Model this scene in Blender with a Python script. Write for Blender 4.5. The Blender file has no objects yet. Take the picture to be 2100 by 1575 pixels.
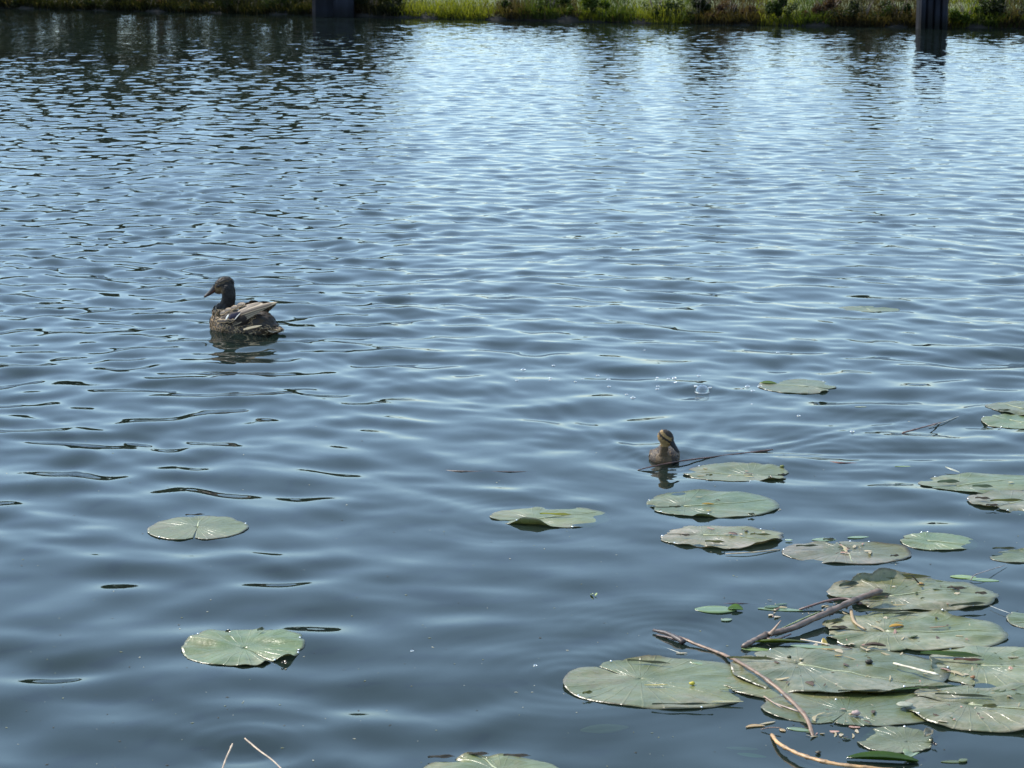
import bpy, math, random
import numpy as np
from mathutils import Vector, Matrix, Quaternion
from mathutils.bvhtree import BVHTree

R = math.radians
sc = bpy.context.scene
col = sc.collection

# ------------------------------------------------------------------ camera, sky, sun, exposure
CAM_H = 1.5
PITCH = R(11.35)
cam_d = bpy.data.cameras.new('camera')
cam_d.sensor_width = 36.0
cam_d.lens = 4670.0 / 2100.0 * 36.0
cam_d.clip_start = 0.1
cam_d.clip_end = 3000
cam_d.dof.use_dof = True
cam_d.dof.focus_distance = 7.0
cam_d.dof.aperture_fstop = 20.0
cam = bpy.data.objects.new('camera', cam_d)
cam.location = (0, 0, CAM_H)
cam.rotation_euler = (math.pi / 2 - PITCH, 0, 0)
col.objects.link(cam)
sc.camera = cam

SUN_AZ = R(-58)      # left of the viewing direction, beyond the water
SUN_EL = R(46)
w = bpy.data.worlds.new('World')
sc.world = w
w.use_nodes = True
wn = w.node_tree
sky = wn.nodes.new('ShaderNodeTexSky')
sky.sky_type = 'NISHITA'
sky.sun_disc = False
sky.sun_elevation = SUN_EL
sky.sun_rotation = SUN_AZ
sky.air_density = 1.0
sky.dust_density = 0.15
sky.ozone_density = 1.2
wn.nodes['Background'].inputs['Strength'].default_value = 0.145
tint = wn.nodes.new('ShaderNodeMix')
tint.data_type = 'RGBA'; tint.blend_type = 'MULTIPLY'
tint.inputs[0].default_value = 1.0
tint.inputs[7].default_value = (0.89, 1.0, 1.06, 1)
wn.links.new(sky.outputs[0], tint.inputs[6])
# a thin even veil of high haze over the clear sky
veil = wn.nodes.new('ShaderNodeMix')
veil.data_type = 'RGBA'
veil.inputs[0].default_value = 0.46
veil.inputs[7].default_value = (3.35, 4.65, 6.0, 1)
wn.links.new(tint.outputs[2], veil.inputs[6])
wn.links.new(veil.outputs[2], wn.nodes['Background'].inputs['Color'])
sun_d = bpy.data.lights.new('sun', 'SUN')
sun_d.energy = 4.4
sun_d.angle = R(0.5)
sun_d.color = (1.0, 0.94, 0.84)
sun = bpy.data.objects.new('sun', sun_d)
sdir = Vector((math.sin(SUN_AZ) * math.cos(SUN_EL), math.cos(SUN_AZ) * math.cos(SUN_EL), math.sin(SUN_EL)))
sun.rotation_euler = sdir.to_track_quat('Z', 'Y').to_euler()
sun.location = sdir * 50
col.objects.link(sun)
sc.view_settings.view_transform = 'Standard'
sc.view_settings.look = 'None'
sc.view_settings.exposure = 0.97
sc.view_settings.gamma = 1.0
sc.view_settings.use_curve_mapping = False
sc.render.engine = 'CYCLES'
sc.cycles.use_denoising = True
sc.cycles.max_bounces = 8
sc.cycles.transparent_max_bounces = 8
sc.cycles.sample_clamp_indirect = 4.0

# ------------------------------------------------------------------ helpers
F = 4670.0


def P(px, py, z=0.0):
    """Point of the place at height z that the photograph shows at (px, py)."""
    u = (px - 1050.0) / F
    v = (787.5 - py) / F
    dy = math.cos(PITCH) + v * math.sin(PITCH)
    dz = -math.sin(PITCH) + v * math.cos(PITCH)
    t = (z - CAM_H) / dz
    return Vector((u * t, dy * t, z))


def shore(x):
    return float(np.interp(x, SHX, SHY))


SHX = [-120, -60, -25, -9.6, -2.9, -0.4, 3.4, 6.3, 7.7, 25, 60, 120]
SHY = [92, 66, 51.0, 43.3, 39.5, 37.9, 35.9, 35.0, 34.7, 32.4, 30, 27]


def tag(o, label=None, cat=None, group=None, kind=None):
    if label: o['label'] = label
    if cat: o['category'] = cat
    if group: o['group'] = group
    if kind: o['kind'] = kind
    return o


def empty(name, loc=(0, 0, 0), rz=0.0, label=None, cat=None, group=None):
    o = bpy.data.objects.new(name, None)
    o.location = loc
    o.rotation_euler = (0, 0, rz)
    o.empty_display_size = 0.05
    col.objects.link(o)
    return tag(o, label, cat, group)


class MB:
    def __init__(s):
        s.v = []; s.f = []; s.c = []

    def add(s, vs, fs, cs=None):
        n = len(s.v)
        s.v.extend([tuple(q) for q in vs])
        s.f.extend([tuple(i + n for i in q) for q in fs])
        s.c.extend(cs if cs is not None else [(1, 1, 1)] * len(vs))

    def mesh(s, name, m, smooth=True):
        me = bpy.data.meshes.new(name)
        me.from_pydata(s.v, [], s.f)
        a = me.color_attributes.new('Col', 'FLOAT_COLOR', 'POINT')
        arr = np.ones((len(s.v), 4), dtype=np.float32)
        if s.v: arr[:, :3] = np.array(s.c, dtype=np.float32)
        a.data.foreach_set('color', arr.ravel())
        me.materials.append(m)
        if smooth: me.polygons.foreach_set('use_smooth', [True] * len(me.polygons))
        me.update()
        return me

    def build(s, name, m, parent=None, smooth=True):
        o = bpy.data.objects.new(name, s.mesh(name, m, smooth))
        col.objects.link(o)
        if parent: o.parent = parent
        return o


def tube(mb, pts, rad, n=8, colr=(1, 1, 1), flat=1.0, cols=None, cap=True, rng=None, rough=0.0):
    pts = [Vector(p) for p in pts]
    m = len(pts)
    vs = []; cs = []
    for i, p in enumerate(pts):
        t = (pts[min(i + 1, m - 1)] - pts[max(i - 1, 0)])
        if t.length < 1e-9: t = Vector((1, 0, 0))
        t.normalize()
        up = Vector((0, 0, 1)) if abs(t.z) < 0.9 else Vector((1, 0, 0))
        s_ = t.cross(up).normalized()
        u_ = s_.cross(t).normalized()
        r = rad[i] if hasattr(rad, '__len__') else rad
        for k in range(n):
            a = 2 * math.pi * k / n
            rr = r * (1 + (rng.uniform(-rough, rough) if rng else 0))
            vs.append(p + s_ * math.cos(a) * rr + u_ * math.sin(a) * rr * flat)
            cs.append(cols[i] if cols else colr)
    fs = [(i * n + k, i * n + (k + 1) % n, (i + 1) * n + (k + 1) % n, (i + 1) * n + k) for i in range(m - 1) for k in range(n)]
    if cap:
        fs.append(tuple(range(n))[::-1])
        fs.append(tuple((m - 1) * n + k for k in range(n)))
    mb.add(vs, fs, cs)


def spline(ctrl, n):
    """Catmull-Rom through control points."""
    c = [Vector(p) for p in ctrl]
    c = [c[0] * 2 - c[1]] + c + [c[-1] * 2 - c[-2]]
    out = []
    segs = len(c) - 3
    for i in range(n):
        t = i / (n - 1) * segs
        k = min(int(t), segs - 1); u = t - k
        p0, p1, p2, p3 = c[k:k + 4]
        out.append(0.5 * ((2 * p1) + (p2 - p0) * u + (2 * p0 - 5 * p1 + 4 * p2 - p3) * u * u + (3 * p1 - p0 - 3 * p2 + p3) * u ** 3))
    return out


def ellipsoid(mb, c, r, rot=None, seg=16, rings=10, colr=(1, 1, 1)):
    vs = []; fs = []
    for i in range(rings + 1):
        th = math.pi * i / rings
        for k in range(seg):
            ph = 2 * math.pi * k / seg
            q = Vector((math.sin(th) * math.cos(ph) * r[0], math.sin(th) * math.sin(ph) * r[1], math.cos(th) * r[2]))
            if rot: q = rot @ q
            vs.append(q + Vector(c))
    for i in range(rings):
        for k in range(seg):
            a, b = i * seg + k, i * seg + (k + 1) % seg
            fs.append((a, a + seg, b + seg, b))
    mb.add(vs, fs, [colr] * len(vs))


def quad(mb, c, ax, ay, colr=(1, 1, 1)):
    c = Vector(c)
    mb.add([c - ax - ay, c + ax - ay * 0.6, c + ax * 1.2 + ay * 0.5, c - ax * 0.3 + ay], [(0, 1, 2, 3)], [colr] * 4)


# ------------------------------------------------------------------ materials
def newmat(name):
    m = bpy.data.materials.new(name)
    m.use_nodes = True
    nt = m.node_tree
    b = nt.nodes['Principled BSDF']
    return m, nt, b


def N(nt, t, **kw):
    n = nt.nodes.new(t)
    for k, v in kw.items():
        setattr(n, k, v)
    return n


def math_n(nt, op, a, b=None, c=None, clamp=False):
    n = N(nt, 'ShaderNodeMath', operation=op)
    n.use_clamp = clamp
    for i, x in enumerate((a, b, c)):
        if x is None: continue
        if isinstance(x, (int, float)): n.inputs[i].default_value = x
        else: nt.links.new(x, n.inputs[i])
    return n.outputs[0]


def noise_n(nt, vec, scale, detail=3, rough=0.55, dist=0.0):
    n = N(nt, 'ShaderNodeTexNoise')
    n.inputs['Scale'].default_value = scale
    n.inputs['Detail'].default_value = detail
    n.inputs['Roughness'].default_value = rough
    n.inputs['Distortion'].default_value = dist
    if vec is not None: nt.links.new(vec, n.inputs['Vector'])
    return n


def ramp_n(nt, fac, stops):
    r = N(nt, 'ShaderNodeValToRGB')
    els = r.color_ramp.elements
    while len(els) < len(stops): els.new(0.5)
    for e, (p, c) in zip(els, stops):
        e.position = p
        e.color = (c, c, c, 1) if isinstance(c, (int, float)) else (*c, 1)
    nt.links.new(fac, r.inputs[0])
    return r.outputs[0]


def mix_c(nt, fac, a, b, mode='MIX'):
    n = N(nt, 'ShaderNodeMix', data_type='RGBA', blend_type=mode)
    for s, x in ((n.inputs[0], fac), (n.inputs[6], a), (n.inputs[7], b)):
        if isinstance(x, (int, float)): s.default_value = x
        elif isinstance(x, tuple): s.default_value = (*x, 1)
        else: nt.links.new(x, s)
    return n.outputs[2]


def simple(name, c1, c2, scale=30, rough=0.6, bump=0.0, vcol=True, translucent=0.0, stretch=None, spec=0.5, objrand=0.0):
    m, nt, b = newmat(name)
    tc = N(nt, 'ShaderNodeTexCoord')
    vec = tc.outputs['Object']
    if stretch:
        mp = N(nt, 'ShaderNodeMapping')
        mp.inputs['Scale'].default_value = stretch
        nt.links.new(vec, mp.inputs['Vector']); vec = mp.outputs[0]
    nz = noise_n(nt, vec, scale, 5, 0.65)
    c = mix_c(nt, ramp_n(nt, nz.outputs[0], [(0.32, 0.0), (0.68, 1.0)]), c1, c2)
    if vcol:
        at = N(nt, 'ShaderNodeAttribute', attribute_name='Col')
        c = mix_c(nt, 1.0, c, at.outputs['Color'], 'MULTIPLY')
    if objrand:
        oi = N(nt, 'ShaderNodeObjectInfo')
        hs = N(nt, 'ShaderNodeHueSaturation')
        nt.links.new(c, hs.inputs['Color'])
        nt.links.new(math_n(nt, 'MULTIPLY_ADD', oi.outputs['Random'], objrand, 1 - objrand / 2), hs.inputs['Value'])
        nt.links.new(math_n(nt, 'MULTIPLY_ADD', oi.outputs['Random'], objrand * 0.1, 0.5 - objrand * 0.05), hs.inputs['Hue'])
        c = hs.outputs[0]
    nt.links.new(c, b.inputs['Base Color'])
    b.inputs['Roughness'].default_value = rough
    b.inputs['Specular IOR Level'].default_value = spec
    if bump:
        bp = N(nt, 'ShaderNodeBump')
        bp.inputs['Strength'].default_value = bump
        bp.inputs['Distance'].default_value = 0.004
        nt.links.new(nz.outputs[0], bp.inputs['Height'])
        nt.links.new(bp.outputs[0], b.inputs['Normal'])
    if translucent:
        tl = N(nt, 'ShaderNodeBsdfTranslucent')
        mx = N(nt, 'ShaderNodeMixShader')
        mx.inputs[0].default_value = translucent
        nt.links.new(mix_c(nt, 1.0, c, (1.5, 1.6, 0.6), 'MULTIPLY'), tl.inputs['Color'])
        out = nt.nodes['Material Output']
        nt.links.new(b.outputs[0], mx.inputs[1]); nt.links.new(tl.outputs[0], mx.inputs[2])
        nt.links.new(mx.outputs[0], out.inputs['Surface'])
    return m


def water_material():
    m, nt, b = newmat('water')
    nt.nodes.remove(b)
    out = nt.nodes['Material Output']
    geo = N(nt, 'ShaderNodeNewGeometry')
    sep = N(nt, 'ShaderNodeSeparateXYZ')
    nt.links.new(geo.outputs['Position'], sep.inputs[0])
    vecs = []
    # fine ripples: slopes read straight from noise, so they hold at any distance
    for scale, sx, amp_near, amp_far, det in ((19.0, 0.8, 0.006, 0.040, 3.0), (8.0, 0.9, 0.003, 0.050, 2.0)):
        mp = N(nt, 'ShaderNodeMapping')
        mp.inputs['Scale'].default_value = (sx, 1.0, 1.0)
        nt.links.new(geo.outputs['Position'], mp.inputs['Vector'])
        nz = noise_n(nt, mp.outputs[0], scale, det, 0.5, 0.3)
        vm = N(nt, 'ShaderNodeVectorMath', operation='SUBTRACT')
        vm.inputs[1].default_value = (0.5, 0.5, 0.5)
        nt.links.new(nz.outputs['Color'], vm.inputs[0])
        mr = N(nt, 'ShaderNodeMapRange', interpolation_type='SMOOTHSTEP')
        mr.inputs['From Min'].default_value = 9.0
        mr.inputs['From Max'].default_value = 34.0
        mr.inputs['To Min'].default_value = amp_near * 4
        mr.inputs['To Max'].default_value = amp_far * 4
        nt.links.new(sep.outputs['Y'], mr.inputs['Value'])
        # gusts: patches of livelier and calmer water
        gz = noise_n(nt, geo.outputs['Position'], 0.22, 2, 0.5)
        gg = ramp_n(nt, gz.outputs[0], [(0.35, 0.55), (0.65, 1.25)])
        s2 = N(nt, 'ShaderNodeVectorMath', operation='SCALE')
        nt.links.new(vm.outputs[0], s2.inputs[0])
        nt.links.new(math_n(nt, 'MULTIPLY', mr.outputs[0], gg), s2.inputs['Scale'])
        fl = N(nt, 'ShaderNodeVectorMath', operation='MULTIPLY')
        fl.inputs[1].default_value = (0.7, 1.0, 0.0)
        nt.links.new(s2.outputs[0], fl.inputs[0])
        vecs.append(fl.outputs[0])
    cur = geo.outputs['Normal']
    for v in vecs:
        ad = N(nt, 'ShaderNodeVectorMath', operation='ADD')
        nt.links.new(cur, ad.inputs[0]); nt.links.new(v, ad.inputs[1])
        cur = ad.outputs[0]
    nr = N(nt, 'ShaderNodeVectorMath', operation='NORMALIZE')
    nt.links.new(cur, nr.inputs[0])
    nrm = nr.outputs[0]
    fr = N(nt, 'ShaderNodeFresnel')
    fr.inputs['IOR'].default_value = 1.333
    nt.links.new(nrm, fr.inputs['Normal'])
    gl = N(nt, 'ShaderNodeBsdfAnisotropic') if False else N(nt, 'ShaderNodeBsdfGlossy')
    gl.inputs['Roughness'].default_value = 0.015
    nt.links.new(nrm, gl.inputs['Normal'])
    df = N(nt, 'ShaderNodeBsdfDiffuse')
    mz = noise_n(nt, geo.outputs['Position'], 0.8, 3, 0.5)
    nt.links.new(mix_c(nt, mz.outputs[0], (0.007, 0.012, 0.011), (0.012, 0.018, 0.015)), df.inputs['Color'])
    tr = N(nt, 'ShaderNodeBsdfTransparent')
    tr.inputs['Color'].default_value = (0.62, 0.85, 0.80, 1)
    m1 = N(nt, 'ShaderNodeMixShader'); m1.inputs[0].default_value = 0.42
    nt.links.new(df.outputs[0], m1.inputs[1]); nt.links.new(tr.outputs[0], m1.inputs[2])
    m2 = N(nt, 'ShaderNodeMixShader')
    nt.links.new(fr.outputs[0], m2.inputs[0])
    nt.links.new(m1.outputs[0], m2.inputs[1]); nt.links.new(gl.outputs[0], m2.inputs[2])
    nt.links.new(m2.outputs[0], out.inputs['Surface'])
    return m


def pad_material(name, tint, dusty):
    m, nt, b = newmat(name)
    tc = N(nt, 'ShaderNodeTexCoord')
    geo = N(nt, 'ShaderNodeNewGeometry')
    uv = N(nt, 'ShaderNodeSeparateXYZ')
    nt.links.new(tc.outputs['UV'], uv.inputs[0])
    n1 = noise_n(nt, tc.outputs['Object'], 11, 5, 0.65)
    n2 = noise_n(nt, tc.outputs['Object'], 75, 4, 0.7)
    n3 = noise_n(nt, tc.outputs['Object'], 4.5, 3, 0.6, 0.6)
    n4 = noise_n(nt, tc.outputs['Object'], 7.0, 4, 0.6, 1.2)
    base = mix_c(nt, ramp_n(nt, n1.outputs[0], [(0.3, 0), (0.7, 1)]), tuple(t * 0.62 for t in tint), tuple(t * k for t, k in zip(tint, (1.15, 1.05, 1.1))))
    base = mix_c(nt, math_n(nt, 'MULTIPLY', ramp_n(nt, n4.outputs[0], [(0.50, 0.0), (0.68, 1.0)]), 0.65), base, (0.085, 0.080, 0.022))
    # side veins fan out from the stalk, paler than the blade
    wob = math_n(nt, 'MULTIPLY_ADD', n1.outputs[0], 0.02, uv.outputs['Y'])
    saw = math_n(nt, 'FRACT', math_n(nt, 'MULTIPLY', wob, 26.0))
    vein = math_n(nt, 'ABSOLUTE', math_n(nt, 'SUBTRACT', saw, 0.5))
    vm = ramp_n(nt, vein, [(0.0, 1.0), (0.09, 0.0)])
    base = mix_c(nt, math_n(nt, 'MULTIPLY', vm, 0.12), base, (0.26, 0.28, 0.14))
    # dried film and algae blotches
    bl = ramp_n(nt, n3.outputs[0], [(0.42, 0.0), (0.60, 1.0)])
    sp = ramp_n(nt, n2.outputs[0], [(0.35, 0.25), (0.7, 1.0)])
    base = mix_c(nt, math_n(nt, 'MULTIPLY', math_n(nt, 'MULTIPLY', bl, sp), dusty), base, (0.33, 0.30, 0.21))
    # dark flecks
    vo = N(nt, 'ShaderNodeTexVoronoi')
    vo.inputs['Scale'].default_value = 42
    nt.links.new(tc.outputs['Object'], vo.inputs['Vector'])
    fk = ramp_n(nt, vo.outputs['Distance'], [(0.05, 1.0), (0.12, 0.0)])
    base = mix_c(nt, math_n(nt, 'MULTIPLY', fk, 0.55), base, (0.03, 0.03, 0.015))
    # browned margin
    ed = ramp_n(nt, uv.outputs['X'], [(0.935, 0.0), (0.995, 1.0)])
    base = mix_c(nt, math_n(nt, 'MULTIPLY', ed, math_n(nt, 'MULTIPLY_ADD', n1.outputs[0], 2.6, -0.8, True)), base, (0.055, 0.040, 0.015))
    oi = N(nt, 'ShaderNodeObjectInfo')
    hs = N(nt, 'ShaderNodeHueSaturation')
    nt.links.new(base, hs.inputs['Color'])
    nt.links.new(math_n(nt, 'MULTIPLY_ADD', oi.outputs['Random'], 0.40, 0.80), hs.inputs['Value'])
    nt.links.new(math_n(nt, 'MULTIPLY_ADD', math_n(nt, 'FRACT', math_n(nt, 'MULTIPLY', oi.outputs['Random'], 7.3)), -0.055, 0.505), hs.inputs['Hue'])
    hs.inputs['Saturation'].default_value = 1.12
    base = hs.outputs[0]
    # underside: yellower, browner
    base = mix_c(nt, geo.outputs['Backfacing'], base, (0.13, 0.13, 0.035))
    nt.links.new(base, b.inputs['Base Color'])
    nt.links.new(math_n(nt, 'MULTIPLY_ADD', n2.outputs[0], 0.30, 0.18), b.inputs['Roughness'])
    b.inputs['Specular IOR Level'].default_value = 0.85
    bp = N(nt, 'ShaderNodeBump'); bp.inputs['Strength'].default_value = 0.9; bp.inputs['Distance'].default_value = 0.0022
    h = math_n(nt, 'ADD', math_n(nt, 'MULTIPLY', vm, 0.45), math_n(nt, 'ADD', math_n(nt, 'MULTIPLY', n1.outputs[0], 2.4), math_n(nt, 'MULTIPLY', n2.outputs[0], 0.5)))
    nt.links.new(h, bp.inputs['Height'])
    nt.links.new(bp.outputs[0], b.inputs['Normal'])
    tl = N(nt, 'ShaderNodeBsdfTranslucent')
    nt.links.new(mix_c(nt, 1.0, base, (1.9, 1.9, 0.5), 'MULTIPLY'), tl.inputs['Color'])
    mx = N(nt, 'ShaderNodeMixShader'); mx.inputs[0].default_value = 0.25
    nt.links.new(b.outputs[0], mx.inputs[1]); nt.links.new(tl.outputs[0], mx.inputs[2])
    nt.links.new(mx.outputs[0], nt.nodes['Material Output'].inputs['Surface'])
    return m


def bubble_material():
    m, nt, b = newmat('bubble_film')
    nt.nodes.remove(b)
    lw = N(nt, 'ShaderNodeLayerWeight'); lw.inputs[0].default_value = 0.35
    gl = N(nt, 'ShaderNodeBsdfGlossy'); gl.inputs['Roughness'].default_value = 0.03
    tr = N(nt, 'ShaderNodeBsdfTransparent')
    mx = N(nt, 'ShaderNodeMixShader')
    nt.links.new(math_n(nt, 'MULTIPLY_ADD', lw.outputs['Facing'], 0.6, 0.10), mx.inputs[0])
    nt.links.new(tr.outputs[0], mx.inputs[1]); nt.links.new(gl.outputs[0], mx.inputs[2])
    nt.links.new(mx.outputs[0], nt.nodes['Material Output'].inputs['Surface'])
    return m


M = {}
M['water'] = water_material()
M['soil'] = simple('soil', (0.004, 0.0035, 0.003), (0.010, 0.008, 0.006), 9, 0.95, 0.6, vcol=False)
M['lawn'] = simple('lawn', (0.035, 0.048, 0.008), (0.06, 0.07, 0.012), 3, 0.9, 0.3, vcol=False)
M['grass'] = simple('grass', (0.75, 0.75, 0.75), (1, 1, 1), 2, 0.6, 0, translucent=0.45, spec=0.25)
M['leaf'] = simple('leaf', (0.8, 0.8, 0.8), (1, 1, 1), 3, 0.6, 0, translucent=0.4, spec=0.12)
M['bark'] = simple('bark', (0.06, 0.045, 0.032), (0.13, 0.10, 0.075), 14, 0.9, 0.8, vcol=False, stretch=(1, 1, 0.25))
M['steel'] = simple('weathered_steel', (0.003, 0.004, 0.007), (0.012, 0.014, 0.022), 6, 0.8, 0.4, stretch=(1, 1, 0.25), spec=0.15)
M['pad'] = pad_material('pad_clean', (0.098, 0.142, 0.056), 0.35)
M['pad_dusty'] = pad_material('pad_dusty', (0.106, 0.132, 0.052), 0.85)
M['rib'] = simple('leaf_rib', (0.20, 0.23, 0.12), (0.30, 0.31, 0.19), 40, 0.5)
M['reed'] = simple('dead_reed', (0.70, 0.70, 0.70), (1.0, 1.0, 1.0), 60, 0.5, 0.6, stretch=(1, 1, 1))
M['scrap'] = simple('plant_scrap', (0.75, 0.75, 0.75), (1, 1, 1), 50, 0.55, 0.2, translucent=0.25)
M['wetleaf'] = simple('wet_leaf', (0.8, 0.8, 0.8), (1, 1, 1), 35, 0.22, 0.2, translucent=0.3, spec=0.6)
M['plumage'] = simple('plumage', (0.72, 0.72, 0.72), (1.0, 1.0, 1.0), 160, 0.75, 0.5, spec=0.25)
M['feather'] = simple('feather', (0.85, 0.85, 0.85), (1.0, 1.0, 1.0), 220, 0.6, 0.2, spec=0.3)
M['bill'] = simple('bill', (0.85, 0.85, 0.85), (1, 1, 1), 90, 0.5, 0.1, spec=0.22)
M['eye'] = simple('eye', (0.012, 0.008, 0.006), (0.016, 0.010, 0.008), 30, 0.06, vcol=False)
M['bubble'] = bubble_material()
M['drop'] = simple('water_drop', (0.85, 0.86, 0.86), (0.9, 0.9, 0.9), 9, 0.16, vcol=False, spec=1.0)
M['drop'].node_tree.nodes['Principled BSDF'].inputs['Metallic'].default_value = 0.45
M['bed'] = simple('pond_mud', (0.012, 0.014, 0.010), (0.03, 0.03, 0.02), 2, 1.0, vcol=False)

# ------------------------------------------------------------------ water surface
rs = np.random.RandomState(11)
NW = 110
lam = np.exp(rs.uniform(np.log(0.085), np.log(0.62), NW))
wt = np.exp(-(np.log(lam / 0.19)) ** 2 / (2 * 0.62 ** 2))
th = np.where(lam < 0.22, rs.normal(0, R(56), NW), rs.normal(R(8), R(30), NW))
kk = 2 * np.pi / lam
amp = np.sqrt(wt)
amp = amp / np.sqrt(np.sum(amp ** 2) / 2) * 0.088 / kk          # total slope rms
kx, ky = kk * np.sin(th), kk * np.cos(th)
ph = rs.uniform(0, 2 * np.pi, NW)
HEN = P(515, 686)
DUCKLING = P(1364, 948)
RINGS = []      # x, y, amplitude, wavelength, reach


def calm(x, y):
    d = np.sqrt(x ** 2 + y ** 2)
    a = 0.95 + 0.05 * np.clip((d - 4.8) / 3.2, 0, 1)
    c = P(1850, 1340)
    a = a * (1 - 0.72 * np.exp(-(((x - c.x) / 0.85) ** 2 + ((y - c.y) / 1.1) ** 2)))
    c = P(1350, 1030)
    a = a * (1 - 0.30 * np.exp(-(((x - c.x) / 0.9) ** 2 + ((y - c.y) / 0.8) ** 2)))
    g = 0.5 + 0.5 * np.sin(x * 0.9 + 1.3 * np.sin(y * 0.31) + 0.7) * np.cos(y * 0.23 - x * 0.2 + 1.1)
    a = a * (0.86 + 0.26 * g)
    a = a * (1 + 0.16 * np.clip(-x / 1.5, -0.6, 1.0))
    return a


def wh(x, y, res=None):
    x = np.asarray(x, dtype=np.float64); y = np.asarray(y, dtype=np.float64)
    z = np.zeros_like(x)
    wx = x + 0.07 * np.sin(2.1 * y + 0.8 * x) + 0.02 * np.sin(5.3 * x - 3.1 * y); wy = y + 0.06 * np.sin(1.7 * x - 0.9 * y) + 0.02 * np.sin(4.1 * x + 6.3 * y + 1)
    fade = np.clip((np.sqrt(x ** 2 + y ** 2) - 5.2) / 4.5, 0, 1)
    far = np.clip((np.sqrt(x ** 2 + y ** 2) - 9.0) / 8.0, 0, 1)
    for i in range(NW):
        t = amp[i] * np.cos(kx[i] * wx + ky[i] * wy + ph[i])
        if res is not None:
            t = t * np.clip((lam[i] / res - 2.5) / 2.5, 0, 1)
        if lam[i] < 0.17: t = t * (0.30 + 0.70 * fade)
        if lam[i] > 0.26: t = t * (1.15 - 0.65 * far)
        z += t
    z = z * calm(x, y)
    for (rx, ry, ra, rl, rr) in RINGS:
        r = np.sqrt((x - rx) ** 2 + (y - ry) ** 2)
        z = z + ra * np.cos(2 * np.pi * r / rl) * np.exp(-r / rr) * (1 - np.exp(-(r / 0.04) ** 2))
    # wakes: feathered arms trailing from the swimmers
    for (sx, sy, hx, hy, wa) in WAKES:
        u = -((x - sx) * hx + (y - sy) * hy)
        v = (x - sx) * (-hy) + (y - sy) * hx
        m_ = 1 / (1 + np.exp(-u / 0.03))
        for sgn in (-1, 1):
            q = v * sgn - u * 0.36
            z = z + wa * m_ * np.exp(-u / 0.8) * np.exp(-(q / (0.05 + 0.10 * np.abs(u))) ** 2) * np.cos(2 * np.pi * q / 0.085)
    return z


WAKES = [(DUCKLING.x + 0.0, DUCKLING.y - 0.05, 0.05, -1.0, 0.0014), (HEN.x - 0.12, HEN.y + 0.07, -0.85, 0.53, 0.0016),
         (P(1500, 930).x, P(1500, 930).y, -0.95, -0.30, 0.0016)]
RINGS += [(a_, b_, c_ * 0.55, d_, e_ * 0.8) for (a_, b_, c_, d_, e_) in [(HEN.x - 0.09, HEN.y + 0.03, 0.0011, 0.055, 0.16), (HEN.x + 0.08, HEN.y - 0.05, 0.0010, 0.07, 0.2),
          (DUCKLING.x, DUCKLING.y, 0.0010, 0.045, 0.15), (P(500, 1530).x, P(500, 1530).y, 0.0006, 0.05, 0.15),
          (P(1180, 1390).x, P(1180, 1390).y, 0.0006, 0.05, 0.2), (P(1700, 930).x, P(1700, 930).y, 0.0009, 0.06, 0.3),
          (P(1860, 870).x, P(1860, 870).y, 0.0009, 0.05, 0.22), (P(1440, 800).x, P(1440, 800).y, 0.0008, 0.06, 0.2),
          (P(1780, 1190).x, P(1780, 1190).y, 0.0006, 0.06, 0.22), (P(1380, 1310).x, P(1380, 1310).y, 0.0006, 0.04, 0.18),
          (P(1060, 1060).x, P(1060, 1060).y, 0.0006, 0.05, 0.18), ]]


def wz(x, y):
    return float(wh(np.array([x]), np.array([y]))[0])


def make_water():
    ds = list(np.arange(-14.0, 3.4, 0.4))
    d = 3.55
    while d < 62.0:
        ds.append(d)
        d += max(0.0085, 0.0017 * d)
    ds += list(np.linspace(63, 130, 30))
    ds = np.array(ds)
    u = np.linspace(-1, 1, 641)
    out = np.array([1.25, 1.8, 3.0, 6.0, 12.0, 30.0])
    uu = np.concatenate([-out[::-1], u, out])
    hw = 0.30 * np.clip(ds, 3.5, 60) + 0.45
    X = uu[None, :] * hw[:, None]
    Y = np.repeat(ds[:, None], len(uu), 1)
    res = np.clip(np.abs(ds), 3.5, 200) * 0.0018
    Z = wh(X, Y, np.maximum(res, 0.0085)[:, None])
    far = (np.abs(uu)[None, :] > 1.01) | (ds[:, None] < 3.5) | (ds[:, None] > 61)
    Z = np.where(far, 0.0, Z)
    nr, nc = X.shape
    co = np.stack([X, Y, Z], -1).reshape(-1, 3).astype(np.float32)
    i = np.arange((nr - 1) * (nc - 1))
    r_, c_ = i // (nc - 1), i % (nc - 1)
    a = r_ * nc + c_
    q = np.stack([a, a + 1, a + nc + 1, a + nc], -1).astype(np.int32)
    me = bpy.data.meshes.new('water')
    me.vertices.add(len(co)); me.vertices.foreach_set('co', co.ravel())
    me.loops.add(q.size); me.loops.foreach_set('vertex_index', q.ravel())
    me.polygons.add(len(q))
    me.polygons.foreach_set('loop_start', np.arange(0, q.size, 4, dtype=np.int32))
    me.polygons.foreach_set('loop_total', np.full(len(q), 4, dtype=np.int32))
    me.polygons.foreach_set('use_smooth', np.ones(len(q), dtype=bool))
    me.materials.append(M['water'])
    me.update(calc_edges=True)
    o = bpy.data.objects.new('water', me)
    col.objects.link(o)
    return tag(o, 'rippled blue pond water reflecting the sky and the far bank', None, None, 'structure')


make_water()

mb = MB()
mb.add([(-120, -20, -0.9), (120, -20, -0.9), (120, 130, -0.9), (-120, 130, -0.9)], [(0, 1, 2, 3)])
tag(mb.build('pond_bed', M['bed']), 'dark muddy bed under the murky water', None, None, 'structure')

# ------------------------------------------------------------------ far bank
rng = random.Random(5)


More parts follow.
